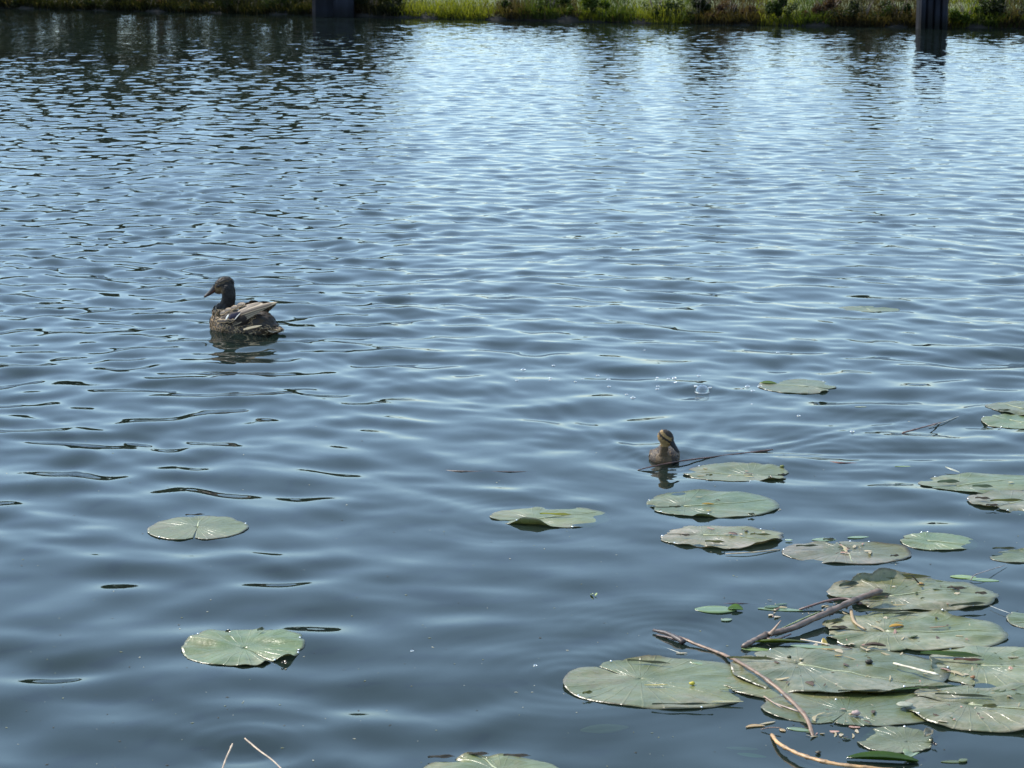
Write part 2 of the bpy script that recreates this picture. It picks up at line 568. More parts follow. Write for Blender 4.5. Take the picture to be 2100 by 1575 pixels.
def bank_h(x, t):
    """height of the ground t metres behind the water's edge"""
    if t <= 0: return -0.3 - 0.4 * min(1, -t)
    h = 0.07 * min(1, t / 0.10) + 0.19 * min(1, t / 1.6) + 0.012 * max(0, t - 1.6)
    h = min(h, 1.6)
    return h + 0.02 * math.sin(x * 1.7 + t) + 0.02 * math.sin(x * 0.6 + 2 + 0.7 * t)


def strip(name, ts, xs, mat, label, kind, dz=0.0):
    mb = MB(); vs = []; fs = []
    for t in ts:
        for x in xs:
            jit = 0.06 * math.sin(x * 5.1) + 0.04 * math.sin(x * 11.3 + 1) if t < 3 else 0
            vs.append((x, shore(x) + t + jit, bank_h(x, t) + dz))
    n = len(xs)
    for i in range(len(ts) - 1):
        for k in range(n - 1):
            fs.append((i * n + k, i * n + k + 1, (i + 1) * n + k + 1, (i + 1) * n + k))
    mb.add(vs, fs)
    return tag(mb.build(name, mat), label, None, None, kind)


XS = [-120, -80, -50, -35, -25] + list(np.linspace(-20, 20, 320)) + [25, 35, 50, 80, 120]
strip('muddy_bank', [-1.2, -0.3, 0.0, 0.02, 0.05, 0.10, 0.2, 0.4, 0.7, 1.0], XS, M['soil'], 'dark muddy edge of the far bank at the waterline', 'structure')
strip('lawn', [0.9, 1.3, 1.8, 2.5, 4, 8, 20, 60, 200, 700], XS, M['lawn'], 'sunlit green lawn beyond the far bank', 'structure', 0.004)

# brightness of the cover along the bank, by where it stands; growth differs, and shade is put into the darkest kind
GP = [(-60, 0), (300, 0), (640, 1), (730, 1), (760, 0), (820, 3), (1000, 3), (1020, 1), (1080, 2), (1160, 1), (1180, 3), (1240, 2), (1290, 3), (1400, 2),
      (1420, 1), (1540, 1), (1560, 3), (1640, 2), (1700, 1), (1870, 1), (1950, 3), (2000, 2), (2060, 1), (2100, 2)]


def px_of(x, y):
    return 1050 + F * x / (y * math.cos(PITCH) + CAM_H * math.sin(PITCH))


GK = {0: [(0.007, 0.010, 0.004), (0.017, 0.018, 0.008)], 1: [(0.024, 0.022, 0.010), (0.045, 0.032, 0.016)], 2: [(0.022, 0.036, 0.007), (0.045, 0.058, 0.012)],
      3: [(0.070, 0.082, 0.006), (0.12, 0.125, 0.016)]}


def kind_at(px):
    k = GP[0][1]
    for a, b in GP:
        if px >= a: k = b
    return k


mb = MB()
for i in range(56000):
    x = rng.uniform(-13.0, 12.0)
    t = (abs(rng.gauss(0, 1)) * 0.5 if rng.random() < 0.7 else rng.uniform(0.0, 0.1)) if rng.random() < 0.6 else rng.uniform(0.02, 4.0)
    y = shore(x) + t
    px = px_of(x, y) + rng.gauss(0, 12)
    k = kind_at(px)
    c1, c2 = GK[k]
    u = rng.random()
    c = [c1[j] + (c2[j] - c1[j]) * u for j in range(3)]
    if rng.random() < 0.07: c = [0.07, 0.055, 0.03]
    hgt = rng.uniform(0.06, 0.16) * (0.7 if k == 3 else 1.25)
    if t < 0.2: hgt *= 1.0
    z = bank_h(x, t)
    lean = Vector((rng.gauss(0, 0.35), rng.gauss(-0.25, 0.35) - (0.5 if t < 0.15 else 0), 0)) * hgt
    wd = rng.uniform(0.004, 0.009)
    a = rng.uniform(0, math.pi)
    s_ = Vector((math.cos(a), math.sin(a), 0)) * wd
    b0 = Vector((x, y, z - 0.01)); mid = b0 + lean * 0.4 + Vector((0, 0, hgt * 0.62)); tip = b0 + lean + Vector((0, 0, hgt * (1.0 if rng.random() < 0.7 else 0.75)))
    mb.add([b0 - s_, b0 + s_, mid + s_ * 0.8, mid - s_ * 0.8, tip], [(0, 1, 2, 3), (3, 2, 4)], [c] * 5)
for i in range(5200):       # long blades and weeds hanging over the water's edge
    x = rng.uniform(-13.0, 12.0); t = rng.uniform(-0.02, 0.45); y = shore(x) + t
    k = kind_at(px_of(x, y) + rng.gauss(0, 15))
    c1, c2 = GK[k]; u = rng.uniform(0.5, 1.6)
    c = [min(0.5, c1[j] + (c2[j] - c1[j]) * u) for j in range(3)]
    clump = 0.5 + 0.5 * math.sin(x * 3.7 + 1.3 * math.sin(x * 1.9))
    if rng.random() > 0.25 + 0.75 * clump: continue
    hgt = rng.uniform(0.12, 0.30) * (0.6 + 0.5 * clump)
    out = Vector((rng.gauss(0, 0.35), -rng.uniform(0.2, 0.9) if t < 0.2 else rng.gauss(0, 0.4), 0)) * hgt
    s_ = Vector((rng.uniform(0.5, 1), rng.uniform(-.5, .5), 0)) * rng.uniform(0.004, 0.008)
    b0 = Vector((x, y, bank_h(x, t) - 0.01)); m1 = b0 + out * 0.35 + Vector((0, 0, hgt * 0.7)); m2 = b0 + out * 0.75 + Vector((0, 0, hgt * 0.85)); tip = b0 + out * 1.2 + Vector((0, 0, hgt * rng.uniform(0.3, 0.9)))
    mb.add([b0 - s_, b0 + s_, m1 + s_, m1 - s_, m2 + s_ * 0.8, m2 - s_ * 0.8, tip], [(0, 1, 2, 3), (3, 2, 4, 5), (5, 4, 6)], [c] * 7)
tag(mb.build('bank_grass', M['grass'], smooth=False), 'unmown grass covering the far bank', None, None, 'stuff')


def leaf_cloud(mb, c, r, n, ls, c1, c2, rng, hollow=0.55):
    for i in range(n):
        while True:
            q = Vector((rng.uniform(-1, 1), rng.uniform(-1, 1), rng.uniform(-1, 1)))
            l = q.length
            if hollow < l < 1 or (l < 1 and rng.random() < 0.25): break
        p = Vector(c) + Vector((q.x * r[0], q.y * r[1], q.z * r[2]))
        a = Vector((rng.gauss(0, 1), rng.gauss(0, 1), rng.gauss(0, 0.6))).normalized()
        b = a.cross(Vector((rng.gauss(0, 1), rng.gauss(0, 1), rng.gauss(0, 1)))).normalized()
        s_ = ls * rng.uniform(0.6, 1.3)
        u = rng.random()
        quad(mb, p, a * s_, b * s_ * 0.55, [c1[j] + (c2[j] - c1[j]) * u for j in range(3)])


# low shrubs and weed clumps on the far bank, each with stems and foliage
SHRUBS = [  # px, t behind edge, width, height, colour kind, label
    (60, 0.2, 0.55, 0.34, 0, 'dark shrub at the left end of the far bank'),
    (235, 0.15, 0.5, 0.28, 0, 'dark drooping shrub on the shaded left part of the far bank'),
    (330, 0.3, 0.45, 0.40, 4, 'shrub with dry pinkish tops on the shaded left bank'),
    (470, 0.15, 0.55, 0.36, 0, 'dark shrub midway between the left frame edge and the wide pile'),
    (570, 0.15, 0.4, 0.30, 1, 'olive clump just left of the wide pile on the far bank'),
    (765, 0.2, 0.42, 0.50, 0, 'nearly black shrub right beside the wide pile'),
    (1040, 0.2, 0.16, 0.22, 1, 'small weed clump between the two bright lawn stretches'),
    (1128, 0.2, 0.34, 0.42, 1, 'dark green bush on the far bank right of the open lawn'),
    (1216, 0.15, 0.28, 0.40, 2, 'bright green bush above the middle of the far waterline'),
    (1345, 0.15, 0.36, 0.44, 1, 'dark round bush reaching down to the water on the far bank'),
    (1435, 0.2, 0.4, 0.42, 0, 'dark shrub opening the shaded stretch of the right bank'),
    (1500, 0.25, 0.35, 0.36, 4, 'brownish shrub in the shaded stretch of the right bank'),
    (1600, 0.15, 0.3, 0.40, 1, 'green shrub between two brown stretches of the right bank'),
    (1700, 0.2, 0.4, 0.38, 4, 'rusty brown shrub on the right part of the far bank'),
    (1775, 0.15, 0.45, 0.46, 0, 'dark shrub a little left of the narrow ribbed pile'),
    (1850, 0.15, 0.30, 0.42, 1, 'olive shrub touching the narrow ribbed pile on its left'),
    (1985, 0.1, 0.32, 0.36, 2, 'light green leafy clump right of the narrow ribbed pile'),
    (2060, 0.15, 0.42, 0.44, 0, 'dark shrub at the right end of the far bank')]
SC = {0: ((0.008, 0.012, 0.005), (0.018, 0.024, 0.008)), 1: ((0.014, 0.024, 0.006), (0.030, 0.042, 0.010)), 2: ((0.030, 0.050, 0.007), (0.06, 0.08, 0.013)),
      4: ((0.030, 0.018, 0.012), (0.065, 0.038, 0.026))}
for (px, t, wd, hg, k, lab) in SHRUBS:
    p = P(px, 30 if px < 1000 else 50)
    x = p.x * shore(p.x) / p.y
    y = shore(x) + t
    z0 = bank_h(x, t)
    rt = empty('bank_shrub', (x, y, z0), 0, lab, 'shrub', 'shrubs along the far bank')
    mb = MB()
    for s_ in range(11):
        cx, cy = rng.gauss(0, 0.55) * wd, rng.uniform(-0.3, 0.3) * wd
        hh = hg * rng.uniform(0.12, 0.80) * math.exp(-(cx / wd) ** 2 * 0.7)
        leaf_cloud(mb, (cx, cy, hh), (wd * rng.uniform(.15, .34), wd * 0.24, hg * rng.uniform(0.14, 0.32)), 150, rng.choice([0.012, 0.02, 0.026]), *SC[k], rng, 0.3)
    mb.build('foliage', M['leaf'], rt, smooth=False)
    mb = MB()
    for s_ in range(7):
        a = rng.uniform(0, 6.28)
        e = Vector((math.cos(a) * wd * 0.5, math.sin(a) * wd * 0.3, hg * rng.uniform(0.7, 1.05)))
        tube(mb, [Vector((0, 0, -0.03)), e * 0.5 + Vector((0, 0, 0.04)), e], [0.008, 0.006, 0.002], 5)
    mb.build('stem', M['bark'], rt)


def make_tree(seed, H, name='tree'):
    g = random.Random(seed)
    tr = MB(); cr = MB()
    top = Vector((g.uniform(-0.3, 0.3), g.uniform(-0.2, 0.2), H * 0.85))
    pts = spline([(0, 0, -0.2), (g.uniform(-.1, .1), 0, H * 0.3), top * 0.7, top], 9)
    tube(tr, pts, [0.03 * H * (1 - 0.85 * i / 8) for i in range(9)], 8)
    for i in range(22):
        b0 = pts[g.choice([1, 1, 2, 2, 3, 3, 4, 5, 6, 7])]
        a = g.uniform(0, 6.28)
        L = H * g.uniform(0.16, 0.30) * (1.15 - b0.z / H)
        e = b0 + Vector((math.cos(a) * L, math.sin(a) * L, L * g.uniform(0.1, 0.8)))
        tube(tr, [b0, (b0 + e) / 2 + Vector((0, 0, 0.08 * L)), e], [0.008 * H, 0.005 * H, 0.002 * H], 5)
        r = H * g.uniform(0.07, 0.13)
        d = g.random()
        c1 = (0.026 + 0.014 * d, 0.025 + 0.012 * d, 0.014); c2 = (0.048 + 0.02 * d, 0.046 + 0.02 * d, 0.024)
        for q in range(2):
            leaf_cloud(cr, e + Vector((g.uniform(-1, 1), g.uniform(-1, 1), g.uniform(-.7, .7))) * r * 0.9, (r, r, r * 0.75), 260, 0.085, c1, c2, g, 0.35)
    leaf_cloud(cr, top, (H * .13, H * .13, H * .13), 400, 0.055, (0.03, 0.05, 0.015), (0.06, 0.09, 0.025), g, 0.35)
    return tr.mesh('trunk', M['bark']), cr.mesh('crown', M['leaf'], False)


protos = [make_tree(s_, 5.0) for s_ in (3, 8, 21)]
TREES = [  # x, metres behind edge, scale, label
    (-19.0, 3.0, 1.25, 'tall leafy tree farthest left behind the far bank'), (-16.2, 3.5, 1.0, 'leafy tree second from the left behind the far bank'),
    (-13.6, 2.2, 1.15, 'leafy tree third from the left, beyond the left frame edge'), (-11.2, 2.8, 1.0, 'leafy tree just beyond the left frame edge'),
    (-9.4, 1.8, 0.95, 'leafy tree above the left end of the visible bank'), (-8.0, 3.4, 1.1, 'taller tree behind the left part of the bank'),
    (-6.6, 1.7, 0.85, 'bushy tree left of the bright gap in the reflections'), (-5.2, 4.0, 1.0, 'taller tree set back left of the wide pile'), (-3.9, 1.8, 0.72, 'smaller tree just left of the wide pile'),
    (-2.9, 4.2, 0.75, 'tree set back behind the wide pile'),
    (1.9, 8.0, 0.50, 'small tree standing back behind the middle of the right bank'), (6.6, 8.0, 0.55, 'small tree standing back behind the narrow ribbed pile'),
    (3.9, 10.0, 0.55, 'tree farthest back behind the right bank'), (12.5, 6.0, 0.7, 'tree beyond the right frame edge')]
UNDER = [(-14, .9), (-11.6, .7), (-10.2, .85), (-9.3, .6), (-8.4, .8), (-7.5, .6), (-6.6, .7), (-4.9, .65), (-3.9, .5), (-2.4, .45)]
for i, (x, h_) in enumerate(UNDER):
    rt = empty('understory_bush', (x, shore(x) + 0.9, bank_h(x, 0.9)), 0, 'dark bush under the trees, number %s from the left' % ('first second third fourth fifth sixth seventh eighth ninth tenth'.split()[i]), 'bush', 'bushes under the trees on the left bank')
    rt['label'] = 'dark waist-high bush under the trees of the left bank, %s from the left' % ('first second third fourth fifth sixth seventh eighth ninth tenth'.split()[i])
    mb = MB()
    for k in range(8):
        leaf_cloud(mb, (rng.uniform(-.7, .7), rng.uniform(-.3, .3), h_ * rng.uniform(0.3, 0.75)), (0.3, 0.25, 0.22 * h_ + 0.05), 170, 0.035, *SC[0], rng, 0.3)
    mb.build('foliage', M['leaf'], rt, smooth=False)
    mb = MB()
    for k in range(5):
        a = rng.uniform(0, 6.28)
        tube(mb, [Vector((0, 0, -0.05)), Vector((math.cos(a) * .2, math.sin(a) * .1, h_ * .5)), Vector((math.cos(a) * .4, math.sin(a) * .2, h_ * .9))], [0.012, 0.008, 0.003], 5)
    mb.build('stem', M['bark'], rt)
for i, (x, t, s_, lab) in enumerate(TREES):
    rt = empty('leafy_tree', (x, shore(x) + t, bank_h(x, t)), i * 1.3, lab, 'tree', 'trees behind the far bank')
    rt.scale = (s_ * 0.85, s_ * 0.85, s_ * 0.70)
    for nm, me in zip(('trunk', 'crown'), protos[i % 3]):
        o = bpy.data.objects.new(nm, me); o.parent = rt; col.objects.link(o)

# steel mooring piles at the bank
def sheet_pile(px, py, wd, ribs, H, lab):
    p = P(px, py)
    yy = shore(p.x) - 0.32
    rt = empty('mooring_pile', (p.x * yy / p.y, yy, 0), 0, lab, 'pile', 'steel piles at the far bank')
    # folded sheets: a zigzag profile extruded upward, one panel per fold
    for i in range(ribs):
        x0 = -wd / 2 + wd * i / ribs
        x1 = x0 + wd / ribs
        dpt = 0.05
        ys = (-0.12, -0.12 - dpt, -0.12 - dpt, -0.12)
        xs = (x0 + 0.002, x0 + (x1 - x0) * .18, x0 + (x1 - x0) * .72, x1 - 0.002)
        mb = MB()
        vs = []; nz = 10
        for k in range(nz):
            z = -0.6 + (H + 0.6) * k / (nz - 1)
            for xx, yy in zip(xs, ys): vs.append((xx, yy + rng.uniform(-.002, .002), z))
            for xx, yy in zip(xs[::-1], ys[::-1]): vs.append((xx, yy + 0.012 + (0.0), z))
        fs = []
        for k in range(nz - 1):
            for j in range(8):
                fs.append((k * 8 + j, k * 8 + (j + 1) % 8, (k + 1) * 8 + (j + 1) % 8, (k + 1) * 8 + j))
        fs.append(tuple((nz - 1) * 8 + j for j in range(8)))
        cs = []
        for k in range(nz):
            z = -0.6 + (H + 0.6) * k / (nz - 1)
            g = 0.28 if z < 0.09 else rng.uniform(0.5, 1.2)
            q_ = rng.choice([(1, 1, 1), (1.3, 1.0, 0.8), (1, 1.05, 1.1)]) if z > 0.09 else (0.9, 1.1, 0.7)
            cs += [(g * q_[0], g * q_[1], g * q_[2])] * 8
        mb.add(vs, fs, cs)
        mb.build('sheet', M['steel'], rt, smooth=False)
    mb = MB()
    def box(x0, x1, y0, y1, z0, z1):
        v = [(x, y, z) for z in (z0, z1) for y in (y0, y1) for x in (x0, x1)]
        mb.add(v, [(0, 1, 3, 2)[::-1], (4, 5, 7, 6), (0, 1, 5, 4), (1, 3, 7, 5), (3, 2, 6, 7), (2, 0, 4, 6)])
    box(-wd / 2 - 0.02, wd / 2 + 0.02, -0.20, 0.20, H + 0.002, H + 0.06)
    mb.build('cap', M['steel'], rt, smooth=False)
    mb = MB()
    for k in range(1):
        v = [(-wd / 2, -0.1, -0.6), (wd / 2, -0.1, -0.6), (wd / 2, 0.16, -0.6), (-wd / 2, 0.16, -0.6)]
        v += [(a, b, H) for a, b, c in v]
        mb.add(v, [(0, 1, 5, 4), (1, 2, 6, 5), (2, 3, 7, 6), (3, 0, 4, 7), (4, 5, 6, 7)], [(0.5, 0.5, 0.5)] * 8)
    mb.build('core', M['steel'], rt, smooth=False)


sheet_pile(684, 30, 0.71, 2, 1.0, 'wide blue-grey steel pile at the far bank left of the lawn')
sheet_pile(1911, 54, 0.43, 4, 0.9, 'narrow ribbed steel pile at the right end of the far bank')

# ------------------------------------------------------------------ lily pads
PADS = []


class Pad:
    pass


def pad_r(p, th_):
    """outline radius from the stalk point in direction th_ (pad frame)"""
    # ray from stalk (sx,sy) to the ellipse
    c, s_ = math.cos(th_), math.sin(th_)
    A = (c / p.a) ** 2 + (s_ / p.b) ** 2
    B = 2 * (p.sx * c / p.a ** 2 + p.sy * s_ / p.b ** 2)
    C = (p.sx / p.a) ** 2 + (p.sy / p.b) ** 2 - 1
    r = (-B + math.sqrt(B * B - 4 * A * C)) / (2 * A)
    return r


def smooth01(t):
    t = max(0, min(1, t)); return t * t * (3 - 2 * t)


def pad_z(p, x, y, rho, th_, w0=None):
    if w0 is None: w0 = wz(x, y)
    z = w0 * 0.9 + p.z
    z += p.ruf * 0.0013 * math.sin(p.nf * th_ + p.ph + 1.3 * math.sin(2 * th_ + p.ph)) * (0.6 + 0.4 * math.sin(3 * th_ + 1.7 * p.ph)) * rho ** 2.2
    z += p.ruf * 0.0016 * math.sin(x * 23 + p.ph * 3) * math.sin(y * 19 + p.ph) * rho
    z += 0.0012 * rho ** 4 * (0.2 + 0.8 * math.sin(3 * th_ + p.ph * 2))
    z += p.ruf * 0.0020 * math.sin(x * 41 + 5 * math.sin(y * 17 + p.ph) + p.ph) * math.sin(y * 33 + 2.1 * p.ph) * min(1, 2 * rho) * min(1, 1.2 - rho * 0.5)
    z -= 0.002 * (1 - rho) ** 2
    if p.ruf > 1.5:      # blade rises on both sides of the sunken midrib
        z += 0.0045 * math.sqrt(abs(math.sin(th_ - p.td)) + 0.01) * math.sin(math.pi * min(1, rho * 0.9 + 0.1))
    z = max(z, w0 + (0.0012 if p.z > 0 else -0.004))
    for (a_, wd_, dp_) in p.sinks:      # stretches of margin that the water has flooded
        dd = (math.degrees(th_) - a_ + 180) % 360 - 180
        z -= dp_ * math.exp(-(dd / wd_) ** 2) * smooth01((rho - 0.62) / 0.38)
    return z


def make_pad(xl, xr, yt, yb, label, notch=None, nw=0.10, z=0.005, mat='pad', curls=(), ruf=1.0, seed=0, group='floating lily pads', jag=0.012, drops=3, bites=(), rib=True, off=0.30, nsink=2):
    g = random.Random(seed * 7 + 3)
    cx, cy = (xl + xr) / 2, (yt + yb) / 2
    A, B = P(xl, cy), P(xr, cy)
    T, Bo = P(cx, yt), P(cx, yb)
    c = Vector(((A.x + B.x) / 2, (T.y + Bo.y) / 2, 0))
    p = Pad()
    p.a = (B.x - A.x) / 2; p.b = (T.y - Bo.y) / 2
    p.z = z * 0.62 - 0.0008; p.ruf = ruf; p.nf = g.choice([9, 11, 13]); p.ph = g.uniform(0, 6); p.c = c; p.td = 0
    nt_ = R(notch if notch is not None else g.uniform(0, 360))
    p.td = nt_ + math.pi
    p.sinks = [(g.uniform(0, 360), g.uniform(7, 18), g.uniform(0.002, 0.006) + p.z) for _ in range(nsink)]
    p.sx = math.cos(nt_) * p.a * off; p.sy = math.sin(nt_) * p.b * off
    root = empty('lily_pad', (c.x, c.y, 0), 0, label, 'lily pad', group)
    NS, NR = 120, 16
    jn = [g.gauss(0, 1) for _ in range(NS + 1)]
    nw = nw * 0.55
    bites = list(bites) + [(g.uniform(0, 360), g.uniform(1.5, 4.5), g.uniform(0.02, 0.06)) for _ in range(int(300 * jag) + 2)]
    vs = []; uv = []; p.rim = []
    rays = []
    for i in range(NS + 1):
        t = i / NS
        d_ = nw
        th_ = nt_ + d_ + t * (2 * math.pi - 2 * d_)
        near = min(t, 1 - t) * (2 * math.pi - 2 * d_)
        Rr = pad_r(p, th_)
        Rr *= 1 - 0.14 * math.exp(-(near / 0.16) ** 2)
        Rr *= 1 + jag * (0.35 * jn[i] + 0.5 * math.sin(p.nf * th_ + p.ph + 1.3 * math.sin(2 * th_)) + 1.0 * math.sin(4 * th_ + 2 * p.ph + math.sin(th_)))
        for (ba, bw, bd) in bites:
            dd = (math.degrees(th_) - ba + 180) % 360 - 180
            Rr *= 1 - bd * math.exp(-(dd / bw) ** 2)
        rays.append((th_, Rr))
    rho_ = (np.arange(NR + 1) / NR) ** 0.85
    TH = np.array([a for a, b in rays])[:, None]; RR = np.array([b for a, b in rays])[:, None]
    W = wh(c.x + p.sx + np.cos(TH) * RR * rho_[None, :], c.y + p.sy + np.sin(TH) * RR * rho_[None, :])
    for i in range(NS + 1):
        t = i / NS
        th_, Rr = rays[i]
        row = []
        for j in range(NR + 1):
            rho = (j / NR) ** 0.85
            x = p.sx + math.cos(th_) * Rr * rho
            y = p.sy + math.sin(th_) * Rr * rho
            zz = pad_z(p, c.x + x, c.y + y, rho, th_, float(W[i, j]))
            # curled rims
            for (ca, cw, chh, cf) in curls:
                dd = (math.degrees(th_) - ca + 180) % 360 - 180
                wgt = math.exp(-(dd / cw) ** 4)
                s0 = 1 - cf
                if rho > s0 and wgt > 0.01:
                    s_ = (rho - s0) / cf * wgt
                    L = Rr * cf
                    ang = s_ * chh
                    rad = L / max(chh, 0.01)
                    outw = math.sin(ang) * rad
                    base = Rr * (s0 + (rho - s0))
                    nx = Rr * s0 + outw if wgt > 0.999 else base + (Rr * s0 + outw + (1 - wgt) * (base - Rr * s0) - base)
                    x = p.sx + math.cos(th_) * nx
                    y = p.sy + math.sin(th_) * nx
                    zz += (1 - math.cos(ang)) * rad
            vs.append(Vector((x, y, zz))); uv.append((rho, t)); row.append(vs[-1])
        p.rim.append(row[-1])
    fs = []
    n = NR + 1
    for i in range(NS):
        for j in range(NR):
            a = i * n + j
            if j == 0: fs.append((a, a + 1, a + n + 1))
            else: fs.append((a, a + 1, a + n + 1, a + n))
    mb = MB(); mb.add(vs, fs)
    o = mb.build('leaf_blade', M[mat], root)
    me = o.data
    ul = me.uv_layers.new(name='UVMap')
    vi = np.zeros(len(me.loops), dtype=np.int32); me.loops.foreach_get('vertex_index', vi)
    ul.data.foreach_set('uv', np.array(uv, dtype=np.float32)[vi].ravel())
    sm = o.modifiers.new('thick', 'SOLIDIFY'); sm.thickness = 0.0005; sm.offset = -1
    if rib:
        mb = MB()
        td = nt_ + math.pi
        L = pad_r(p, td) * 0.9
        pts = []
        for k in range(14):
            rr = L * k / 13
            tt = td + 0.05 * math.sin(k * 0.35 + p.ph)
            x, y = p.sx + math.cos(tt) * rr, p.sy + math.sin(tt) * rr
            pts.append((x, y, pad_z(p, c.x + x, c.y + y, k / 13 * 0.9, tt) + 0.0004))
        tube(mb, pts, [0.0024 * (1 - 0.75 * k / 13) for k in range(14)], 6, flat=0.45)
        mb.build('midrib', M['rib'], root)
    for k in range((drops + 1) // 2):
        q = p.rim[g.randint(0, NS)]
        mb = MB(); ellipsoid(mb, (0, 0, 0), (0.0023, 0.0023, 0.0016), None, 10, 6)
        d_ = mb.build('water_drop', M['drop'], root)
        d_.location = (q.x * 0.985, q.y * 0.985, q.z + 0.0006)
    p.root = root
    PADS.append(p)
    return root


def top_at(x, y):
    z = wz(x, y)
    for p in PADS:
        dx, dy = (x - p.c.x) / p.a, (y - p.c.y) / p.b
        if dx * dx + dy * dy < 1.02: z = max(z, wz(x, y) * 0.9 + p.z + 0.0015)
    return z


PADROW = 'lily pads floating one by one'
CLU = 'lily pads in the dense cluster'
make_pad(303, 508, 1060, 1108, 'farther of the two lone left lily pads, grey-green, notched at its front', 272, 0.05, 0.004, seed=1, group=PADROW, off=0.05, ruf=0.5, nsink=0, bites=((35, 10, 0.08),))
make_pad(373, 626, 1290, 1366, 'lone round ruffled lily pad at the lower left with a torn front right edge', 308, 0.02, 0.005, seed=2, ruf=2.4, group=PADROW, jag=0.010, drops=12, bites=((300, 4, 0.07),), off=0.03, nsink=0, curls=((320, 10, 0.9, 0.12),), rib=False)
make_pad(1003, 1258, 1040, 1083, 'narrow lily pad near the middle with its front edge rolled up yellow-green', nsink=4, notch=200, nw=0.05, z=0.004, seed=3, curls=((262, 32, 1.7, 0.30),), group=PADROW, drops=4)
make_pad(1155, 1563, 1352, 1456, 'large smooth oval lily pad left of the cluster, deeply notched at back left', 140, 0.055, 0.006, seed=4, ruf=1.2, group=PADROW, jag=0.006, drops=5, curls=((85, 22, 0.7, 0.12), (352, 20, 0.5, 0.08)), off=0.28, rib=False)
make_pad(1398, 1620, 950, 990, 'ragged lily pad just in front of the duckling', 350, 0.06, 0.004, seed=5, group=PADROW, jag=0.02, drops=4, curls=((300, 18, 0.8, 0.12),))
make_pad(1325, 1600, 1010, 1061, 'broad lily pad notched on its left, second in front of the duckling', 192, 0.09, 0.005, seed=6, group=PADROW, curls=((100, 40, 0.5, 0.08), (290, 12, 1.2, 0.12)), drops=6, off=0.45)
make_pad(1353, 1608, 1080, 1125, 'lily pad littered with pale plant scraps, third in front of the duckling', 170, 0.05, 0.005, 'pad_dusty', seed=7, group=PADROW, curls=((260, 30, 1.0, 0.16), (330, 20, 0.9, 0.14)), jag=0.025, drops=6)
make_pad(1605, 1870, 1112, 1157, 'oval lily pad with brown scraps on its middle, above the dense cluster', 95, 0.06, 0.005, 'pad_dusty', seed=8, group=PADROW, curls=((15, 25, 0.5, 0.1),), drops=6, jag=0.015)
make_pad(1845, 2008, 1097, 1129, 'small dull lily pad just right of the scrap-covered oval pad', 165, 0.06, 0.004, seed=9, group=PADROW)
make_pad(2030, 2190, 1128, 1155, 'lily pad cut by the right frame edge, above the small round pad', 60, 0.06, 0.004, seed=10, group=PADROW, curls=((110, 30, 0.8, 0.14),))
make_pad(1883, 2180, 972, 1012, 'long lily pad at the right frame edge, with dull green dents and a left notch', 197, 0.05, 0.005, seed=11, group=PADROW, off=0.5, curls=((262, 30, 0.5, 0.08),))
make_pad(1988, 2190, 1008, 1055, 'lily pad with a jagged brown left rim, at the right frame edge', 225, 0.06, 0.009, 'pad_dusty', seed=12, group=PADROW, jag=0.03, curls=((215, 30, 0.9, 0.12),), drops=5)
make_pad(2022, 2150, 824, 852, 'farthest lily pad at the right frame edge', 300, 0.07, 0.006, seed=13, group=PADROW, curls=((250, 40, 0.7, 0.12),))
make_pad(2013, 2170, 851, 878, 'lily pad at the right frame edge just below the farthest one', 140, 0.07, 0.004, seed=14, group=PADROW)
make_pad(1556, 1715, 779, 807, 'half-sunken lily pad right of the large bubble', 330, 0.08, 0.0035, seed=15, group=PADROW, ruf=0.7, drops=3, curls=((300, 12, 1.0, 0.15),))
make_pad(1720, 1845, 628, 639, 'faint sunken lily pad alone in open water at the right', 100, 0.06, 0.0022, seed=16, group=PADROW, ruf=0.4, drops=0, nsink=4)
# the dense cluster, back to front
make_pad(1700, 2042, 1190, 1256, 'dusty cluster pad at the back, its far rim curled up dark olive', 200, 0.10, 0.010, 'pad_dusty', seed=17, group=CLU, jag=0.02, ruf=1.8, curls=((105, 52, 1.7, 0.26), (300, 22, 0.8, 0.12)), drops=4)
make_pad(1680, 2068, 1258, 1340, 'cluster pad with a pinched right end, second from the back', 178, 0.06, 0.008, 'pad_dusty', seed=18, group=CLU, jag=0.018, ruf=2.0, curls=((35, 16, 0.8, 0.15), (160, 20, 0.7, 0.10)), drops=4, bites=((28, 9, 0.16),))
make_pad(1560, 1965, 1415, 1490, 'smooth cluster pad half covered by the largest pad', 240, 0.05, 0.004, seed=22, group=CLU, ruf=0.8, drops=3, rib=False)
make_pad(1470, 1800, 1355, 1440, 'cluster pad showing only its left side beneath the largest pad', 20, 0.05, 0.003, seed=23, group=CLU, ruf=0.8, drops=1, rib=False)
make_pad(1895, 2230, 1330, 1412, 'dusty cluster pad at the right frame edge, its torn left flap curled dark green', 165, 0.05, 0.008, 'pad_dusty', seed=20, group=CLU, ruf=1.6, curls=((186, 18, 1.6, 0.22),), bites=((168, 6, 0.3),))
make_pad(1498, 1952, 1330, 1430, 'largest lily pad of the cluster, dusty along its midrib', 152, 0.07, 0.0125, 'pad_dusty', seed=19, group=CLU, ruf=1.6, curls=((172, 20, 0.6, 0.10), (308, 30, 0.9, 0.06)), drops=5, off=0.42)
make_pad(1855, 2230, 1406, 1506, 'dusty cluster pad cut by the right frame edge, nearest of the large ones', 160, 0.05, 0.0115, 'pad_dusty', seed=21, group=CLU, ruf=2.0, drops=5, curls=((120, 25, 0.8, 0.1),))
make_pad(1755, 1918, 1492, 1545, 'small pale cluster pad in front with a torn brown right end', 345, 0.05, 0.005, seed=24, group=CLU, ruf=0.7, drops=2, bites=((5, 8, 0.18), (330, 6, 0.15)), curls=((0, 14, 1.2, 0.16),), rib=False)
